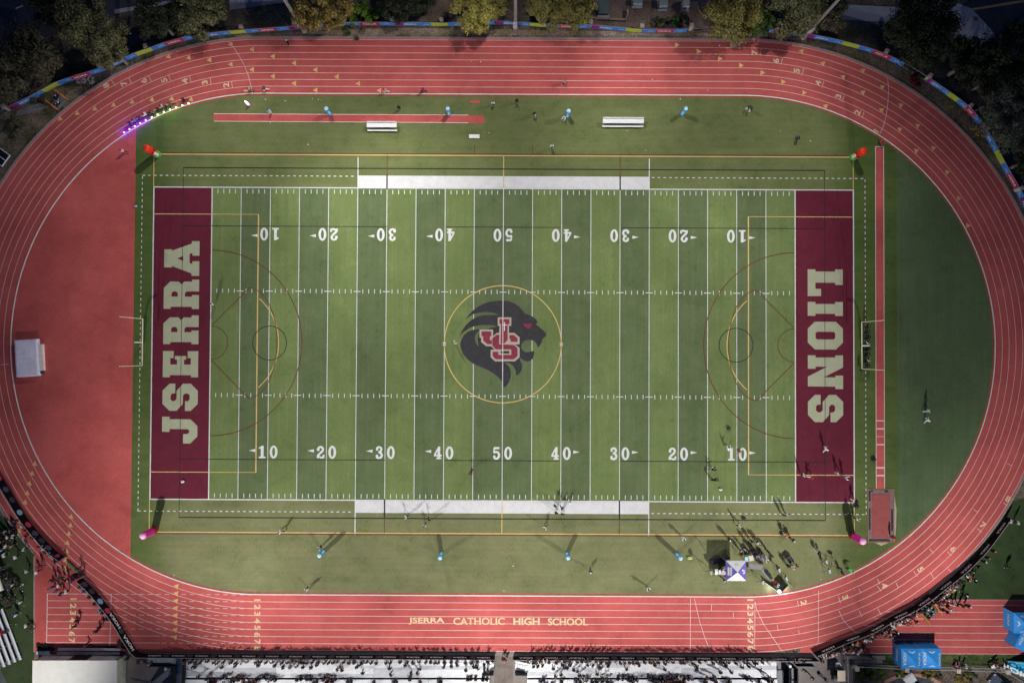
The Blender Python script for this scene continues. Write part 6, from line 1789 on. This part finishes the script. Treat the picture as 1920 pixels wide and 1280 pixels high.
for i, (px, py, tp) in enumerate(((350,191,'black'),(325,199,'olive'),(318,205,'black'),(310,203,'pale grey'),(303,209,'black'),(293,213,'olive'),(288,217,'black'),(279,218,'white'),(268,224,'navy'),(259,229,'violet'),(251,235,'navy'))):
    c = P(px, py)
    person(px, py, 'run', math.degrees(tangent(c.x, c.y)), tp, 'black', "runner in %s in the pack beside the pacing lights, %s from the front" % (tp, ["eleventh","tenth","ninth","eighth","seventh","sixth","fifth","fourth","third","second","first"][i]), "runners in the leading pack")
for i, (px, py, tp, ps) in enumerate(((1400,1016,'black','film'),(1406,1011,'charcoal','stand'),(1386,1029,'pale grey','stand'),(1393,1027,'white','stand'),(1408,1029,'navy','stand'),(1414,1034,'maroon','stand'),(1420,1037,'violet','film'),(1421,1046,'black','sit'),(1425,1050,'charcoal','sit'),(1432,1045,'white','film'),(1442,1037,'black','stand'),(1437,1031,'olive','film'),(1417,1014,'white','stand'),(1424,1018,'tan','stand'),(1347,1062,'black','sit'),(1354,1063,'white','sit'),(1361,1056,'black','sit'),(1358,1076,'red','crouch'),(1356,1085,'white','stand'))):
    wd = ["first","second","third","fourth","fifth","sixth","seventh","eighth","ninth","tenth","eleventh","twelfth","thirteenth","fourteenth"]
    if i < 14: lab = "crew member in %s in the huddle right of purple tent, %s from its top" % (tp, wd[i])
    else: lab = "crew member in %s beside the tables left of purple tent, %s of five" % (tp, wd[i-14])
    person(px, py, ps, rng.uniform(180,330), tp, 'black', lab, "broadcast crew around the purple tent")
for i in range(8):
    px, py = 1622-(i % 2)*1.0, 613+10.6*i
    tp = ['black','charcoal','black','white','black','black','pale grey','black'][i]
    person(px, py, 'sit', 90, tp, 'black', "seated person in %s behind the LIONS goalpost, %s from the top" % (tp, words[i]), "people seated behind the LIONS goalpost", world=P(px+1.5, py))
person(1611, 694, 'crouch', 60, 'black', 'navy', "person in black crouching just below the LIONS goalpost")
# ---- crowds
ORD = ["zeroth","first","second","third","fourth","fifth","sixth","seventh","eighth","ninth","tenth","eleventh","twelfth","thirteenth","fourteenth","fifteenth","sixteenth","seventeenth","eighteenth","nineteenth"]
TENS = {2:"twent",3:"thirt",4:"fort",5:"fift"}
def nth(n):
    if n < 20: return ORD[n]
    t, u = divmod(n, 10)
    return TENS[t]+"ieth" if u == 0 else TENS[t]+"y-"+ORD[u]
rc = random.Random(5)
DARKS = ['black']*12+['charcoal']*5+['navy']*4+['grey','maroon','olive','white']
BRIGHT = ['white']*6+['black']*13+['pale grey']*2+['orange']+['navy']*2+['charcoal']*4+['pink']
def crowd(pts, z, face, pal, where, ref, group, poses, caps=(), jit=(1.5,1.0), capk=.25, maker=None):
    for i, (px, py) in enumerate(pts):
        tp = rc.choice(pal); cp = rc.choice(caps) if caps and rc.random() < capk else None
        lab = "spectator in %s%s %s, %s from %s" % (tp, (" with %s cap" % cp) if cp else "", where, nth(i+1), ref)
        (maker or person)(px+rc.uniform(-jit[0],jit[0]), py+rc.uniform(-jit[1],jit[1]), rc.choice(poses), face+rc.uniform(-25,25), tp, rc.choice(['black','black','navy','charcoal','grey']), lab, group, z, cp, rc.choice(['dark','dark','dark','brown','brown','fair']), k=rc.uniform(.92,1.05))
skipL = lambda x: not (690 < x < 712)
row = []
x = 914
while x > 350:
    row.append((x, 1235.5)); x -= rc.choice([8,9,11,14,18]) if x > 640 or x < 560 else rc.choice([7,9,12])
crowd(row[:56], DZ, 90, DARKS, "at the left grandstand rail", "the gap", "spectators at the left grandstand rail", ['stand','rail','film','stand'], ('black',), capk=.06)
row = []
x = 990
while x < 1452:
    row.append((x, 1236)); x += rc.choice([7,8,9,11,13])
for part_, mk in ((row[:24], None), (row[24:50], mass.person)):
    crowd(part_, DZ, 90, DARKS, "at the right grandstand rail", "the gap", "spectators at the right grandstand rail", ['stand','rail','film','stand'], ('black','orange'), capk=.06, maker=mk)
mid = [(915,1249),(896,1247),(893,1243),(875,1250),(847,1242),(788,1247),(785,1255),(772,1256),(735,1258),(732,1246),(683,1255),(644,1249),(640,1243),(635,1249),(548,1244),(534,1244),(520,1241),(401,1256),(377,1262),(372,1244)]
crowd(mid, DZ, 60, DARKS, "on the left grandstand deck", "the gap", "spectators on the left grandstand deck", ['walk','stand','film'], jit=(.8,.6))
mid = [(1000,1243),(1036,1247),(1041,1261),(1052,1258),(1063,1245),(1075,1250),(1082,1251),(1086,1260),(1117,1257),(1128,1264),(1172,1248),(1243,1249),(1254,1258),(1303,1249),(1322,1264),(1335,1262),(1347,1254),(1366,1253),(1399,1243),(1425,1256),(1437,1263)]
crowd(mid, DZ, 100, DARKS, "on the right grandstand deck", "the gap", "spectators on the right grandstand deck", ['walk','stand','film'], jit=(.8,.6))
st = [(912,1271),(905,1270),(893,1270),(884,1270),(877,1271),(824,1276),(770,1271),(585,1270),(578,1270),(568,1270),(560,1271),(520,1271),(510,1272),(504,1268),(484,1272),(460,1270),(452,1271),(448,1269),(404,1276),(392,1270)]
crowd(st, DZ+.24-.44+.05, 90, DARKS, "seated on the first row of the left grandstand", "the gap", "seated spectators of the left grandstand", ['sit'], jit=(1,.6), maker=mass.person)
st = [(1018,1272),(1094,1270),(1099,1270),(1110,1277),(1118,1277),(1127,1277),(1138,1276),(1146,1277),(1176,1272),(1185,1274),(1215,1270),(1240,1271),(1249,1272),(1256,1270),(1279,1269),(1287,1270),(1295,1270),(1366,1274),(1397,1270),(1405,1271)]
crowd(st, DZ+.24-.44+.05, 90, DARKS, "seated on the first row of the right grandstand", "the gap", "seated spectators of the right grandstand", ['sit'], jit=(1,.6), maker=mass.person)
for px, py, ps, fa, tp, lab in ((246,1227,'walk',230,'black',"person in black walking on the paving by the cream-roofed building"),(266,1234,'walk',10,'black',"person in black at the bend of the left barrier"),(288,1236,'film',90,'charcoal',"person in charcoal on the left ramp landing"),
    (283,1279,'stand',60,'violet',"person in violet below the sloping tray of the left ramp"),(924,1232,'stand',90,'navy',"steward in navy at the left post of the middle gap"),(944,1229,'film',90,'black',"person in black standing in the middle gap with a pale board"),(949,1233,'film',100,'pink',"person in pink in the middle gap"),
    (979,1256,'stand',60,'black',"person in black under the right steps"),(1517,1262,'film',240,'black',"person in black standing on the pale paving right of the right grandstand"),(1541,1266,'walk',320,'navy',"person in navy walking left of the golf cart"),(1535,1232,'stand',100,'black',"steward in black at the right end of the grandstand barrier"),
    (1486,1272,'stand',60,'charcoal',"person in charcoal on the right ramp"),(1500,1235,'rail',90,'black',"person in black leaning on the barrier above the right ramp"),(1488,1236,'rail',90,'grey',"person in grey leaning on the barrier above the right ramp"),
    (1619,1223,'walk',60,'black',"person in black at the verge left of the paired tents, left of two"),(1630,1228,'stand',120,'charcoal',"person in charcoal at the verge left of the paired tents, right of two"),(1795,1241,'walk',160,'black',"person in black walking along the verge right of the paired tents"),(1803,1243,'walk',140,'white',"person in white behind the one walking along the verge"),
    (1787,1244,'sit',60,'pink',"person in pink sitting at the fence right of the paired tents"),(1863,1243,'sit',80,'pink',"person in pale pink sitting left of the cyan tent leg"),(1858,1238,'walk',80,'maroon',"person in dark red walking left of the cyan tent leg"),(1850,1245,'bend',30,'white',"person in white at the table left of the cyan tent leg"),
    (1884,1060,'walk',230,'charcoal',"person in charcoal alone on the lawn right of the barrier"),(1885,974,'film',150,'white',"camera operator in white at the top end of the right barrier"),(1899,976,'stand',170,'pale grey',"camera assistant in grey at the right edge above the lawn"),
    (152,1158,'walk',60,'black',"person in black walking across the chute beside the painted 3"),(148,1168,'walk',240,'maroon',"person in dark red walking across the chute beside the painted 4"),(194,1170,'walk',250,'black',"person in black walking by the start line of the chute"),(188,1178,'stand',60,'charcoal',"person in charcoal by the start line of the chute"),
    (168,1203,'walk',200,'maroon',"person in dark red beside the painted 7 of the chute"),(58,1167,'stand',200,'white',"person in white at the edge of the chute and the lawn, upper one"),(66,1174,'walk',300,'navy',"person in navy at the edge of the chute and the lawn, lower one"),
    (53,1025,'walk',320,'pale grey',"person in grey stepping onto the left bend from the lawn"),(59,1066,'walk',200,'pale grey',"person in grey at the lawn edge left of the gate gap"),(77,1068,'walk',190,'white',"person in white on the track left of the gate gap, lower one"),(83,1057,'walk',160,'maroon',"person in dark red on the track left of the gate gap, upper one"),
    (154,1062,'walk',60,'charcoal',"person in charcoal on the track beside the green feather banner"),(159,1073,'film',60,'black',"steward in black at the lower gate post"),(106,1083,'stand',60,'black',"person in black in the gate queue, far left"),(113,1083,'walk',40,'maroon',"person in dark red in the gate queue, second"),(122,1080,'stand',70,'olive',"person in olive in the gate queue, middle"),(130,1083,'film',50,'black',"person in black in the gate queue, nearest the lower gate"),
    (118,1092,'stand',200,'white',"person in white below the gate queue"),(104,1097,'stand',160,'blue',"person in blue below the gate queue, farthest left"),(113,1103,'walk',330,'purple',"person in purple below the gate queue, lower row left"),(122,1108,'walk',340,'navy',"person in navy below the gate queue, lower row right"),(132,1104,'film',20,'white',"person in white below the gate queue, nearest lane one"),
    (38,973,'film',40,'charcoal',"person in charcoal behind the upper left barrier, topmost"),(50,982,'stand',40,'white',"person in white behind the upper left barrier"),(56,990,'film',40,'red',"person in red behind the upper left barrier, upper one"),(61,999,'rail',40,'red',"person in red behind the upper left barrier, second"),(54,1003,'stand',40,'pink',"person in pink behind the upper left barrier"),(69,1005,'rail',40,'black',"person in black behind the upper left barrier, middle"),
    (81,1022,'rail',40,'bright pink',"person in bright pink at the barrier near the upper gate"),(87,1025,'rail',40,'white',"person in white at the barrier near the upper gate"),(93,1032,'rail',40,'black',"person in black at the barrier near the upper gate"),(101,1038,'rail',40,'light blue',"person in light blue at the barrier near the upper gate"),
    (156,1096,'rail',30,'olive',"person in olive at the lower left barrier, topmost"),(164,1104,'rail',30,'blue',"person in blue at the lower left barrier, second"),(174,1115,'rail',30,'olive',"person in olive at the lower left barrier, third"),(184,1127,'rail',30,'charcoal',"person in charcoal at the lower left barrier, fourth"),(193,1140,'rail',30,'light blue',"person in light blue at the lower left barrier, fifth"),(199,1144,'rail',30,'black',"person in black at the lower left barrier, sixth"),(206,1156,'rail',30,'navy',"person in navy at the lower left barrier, seventh"),(229,1197,'rail',30,'charcoal',"person in charcoal at the lower left barrier, near the building"),(234,1201,'rail',30,'black',"person in black at the lower left barrier, nearest the building"),
    (12,1003,'stand',60,'charcoal',"person in charcoal on the lawn by the pale canopy, topmost"),(24,1003,'stand',200,'white',"person in white on the lawn by the pale canopy, upper group"),(8,1013,'film',60,'pink',"person in pink on the lawn by the pale canopy"),(29,1020,'walk',60,'yellow',"person in yellow on the lawn by the pale canopy"),(11,1027,'stand',60,'light blue',"person in light blue on the lawn by the pale canopy"),(19,1022,'stand',300,'pale grey',"person in pale grey on the lawn by the pale canopy"),(17,1037,'film',30,'white',"person in white on the lawn by the pale canopy, lower group"),(38,1040,'walk',200,'white',"person in white walking on the lawn below the one in yellow"),
    (8,1067,'stand',100,'navy',"person in navy on the lawn between the two canopies"),(14,1074,'film',60,'black',"person in black on the lawn between the two canopies"),(33,1092,'stand',120,'white',"person in white in the lawn group left of the gate queue"),(40,1095,'stand',60,'black',"person in black in the lawn group left of the gate queue"),(26,1098,'walk',60,'purple',"person in purple in the lawn group left of the gate queue"),(46,1124,'walk',60,'white',"person in white on the lawn left of the chute start, upper"),(24,1135,'stand',60,'maroon',"person in dark red at the top end of the askew bleacher"),(36,1146,'stand',30,'blue',"person in blue at the top end of the askew bleacher"),
    (8,1182,'sit',20,'red',"person in red sitting on the askew bleacher"),(16,1180,'sit',20,'navy',"person in navy sitting on the askew bleacher")):
    person(px, py, ps, fa, tp, 'black' if tp != 'black' else rc.choice(['charcoal','navy','black']), lab)
# crowd behind the right barrier
cl = []
bp = [(1530,1228),(1552,1217),(1578,1206),(1606,1195),(1633,1184),(1654,1173),(1673,1162),(1694,1152),(1715,1141),(1742,1123),(1769,1102),(1795,1082),(1816,1063),(1834,1045),(1850,1027),(1864,1008),(1877,990)]
Lb = Path(bp)
d = 2.0
front = []
while d < Lb.L:
    p, tt = Lb.at(d); front.append((p.x+tt.y*-2.0+1.5, p.y+2.0)); d += rc.choice([6.5,8,9,11]) if d < 240 else rc.choice([9,13,18])
crowd(front[:40], 0, 125, BRIGHT, "at the slanting right barrier", "its lower end", "spectators at the slanting right barrier", ['rail','stand','film'], ('orange','white'), capk=.25, maker=mass.person)
back = [(1570,1214),(1576,1217),(1583,1214),(1588,1211),(1592,1216),(1597,1208),(1602,1218),(1606,1212),(1613,1206),(1650,1183),(1655,1187),(1660,1182),(1664,1190),(1669,1184),(1673,1178),(1668,1193),(1693,1167),(1700,1165),(1712,1160),(1752,1125),(1758,1130),(1763,1124),(1768,1131),(1771,1120),(1760,1138),(1768,1142),(1775,1136),(1781,1128),(1787,1129),(1797,1130),(1807,1130),(1802,1112),(1806,1083),(1812,1078),(1818,1082),(1822,1086)]
crowd(back, 0, 125, BRIGHT, "in the second row behind the right barrier", "its lower end", "second row behind the right barrier", ['stand','film','walk'], ('orange','white'), jit=(.8,.8), capk=.35, maker=mass.person)
for x0, x1, n, ya, yb in ((360,900,14,1239,1245),(1000,1450,18,1239,1246),(395,900,22,1274,1279),(1000,1450,30,1273,1280),(400,640,12,1266,1271),(1090,1310,16,1266,1272)):
    for k in range(n):
        seat = ya > 1262
        mass.person(rc.uniform(x0,x1), rc.uniform(ya,yb), 'sit' if seat else rc.choice(['stand','walk','film']), 90+rc.uniform(-40,40), rc.choice(DARKS), rc.choice(['black','navy','charcoal']), "", None, DZ+(.24-.39 if seat else 0), None, rc.choice(['dark','dark','brown']), k=rc.uniform(.95,1.05))
for k in range(44):
    d = rc.uniform(3, Lb.L*.72); p, tt = Lb.at(d); o_ = rc.uniform(3,9)
    mass.person(p.x-tt.y*-o_*.9, p.y+o_*.8, rc.choice(['stand','film','rail']), 125+rc.uniform(-40,40), rc.choice(BRIGHT), rc.choice(['black','navy','charcoal']), "", None, 0, rc.choice([None,None,None,None,'orange','white']), 'dark', k=rc.uniform(.95,1.05))
for k in range(26):
    mass.person(rc.choice([rc.uniform(2,44),rc.uniform(4,40)]), rc.choice([rc.uniform(985,1048),rc.uniform(1075,1150)]), rc.choice(['stand','film','walk']), rc.uniform(0,360), rc.choice(DARKS), rc.choice(['black','navy','charcoal']), "", None, 0, None, 'dark')
stuff(mass.b.build("crowd", mass.mats, smooth=True))
print("PEOPLE", NP)
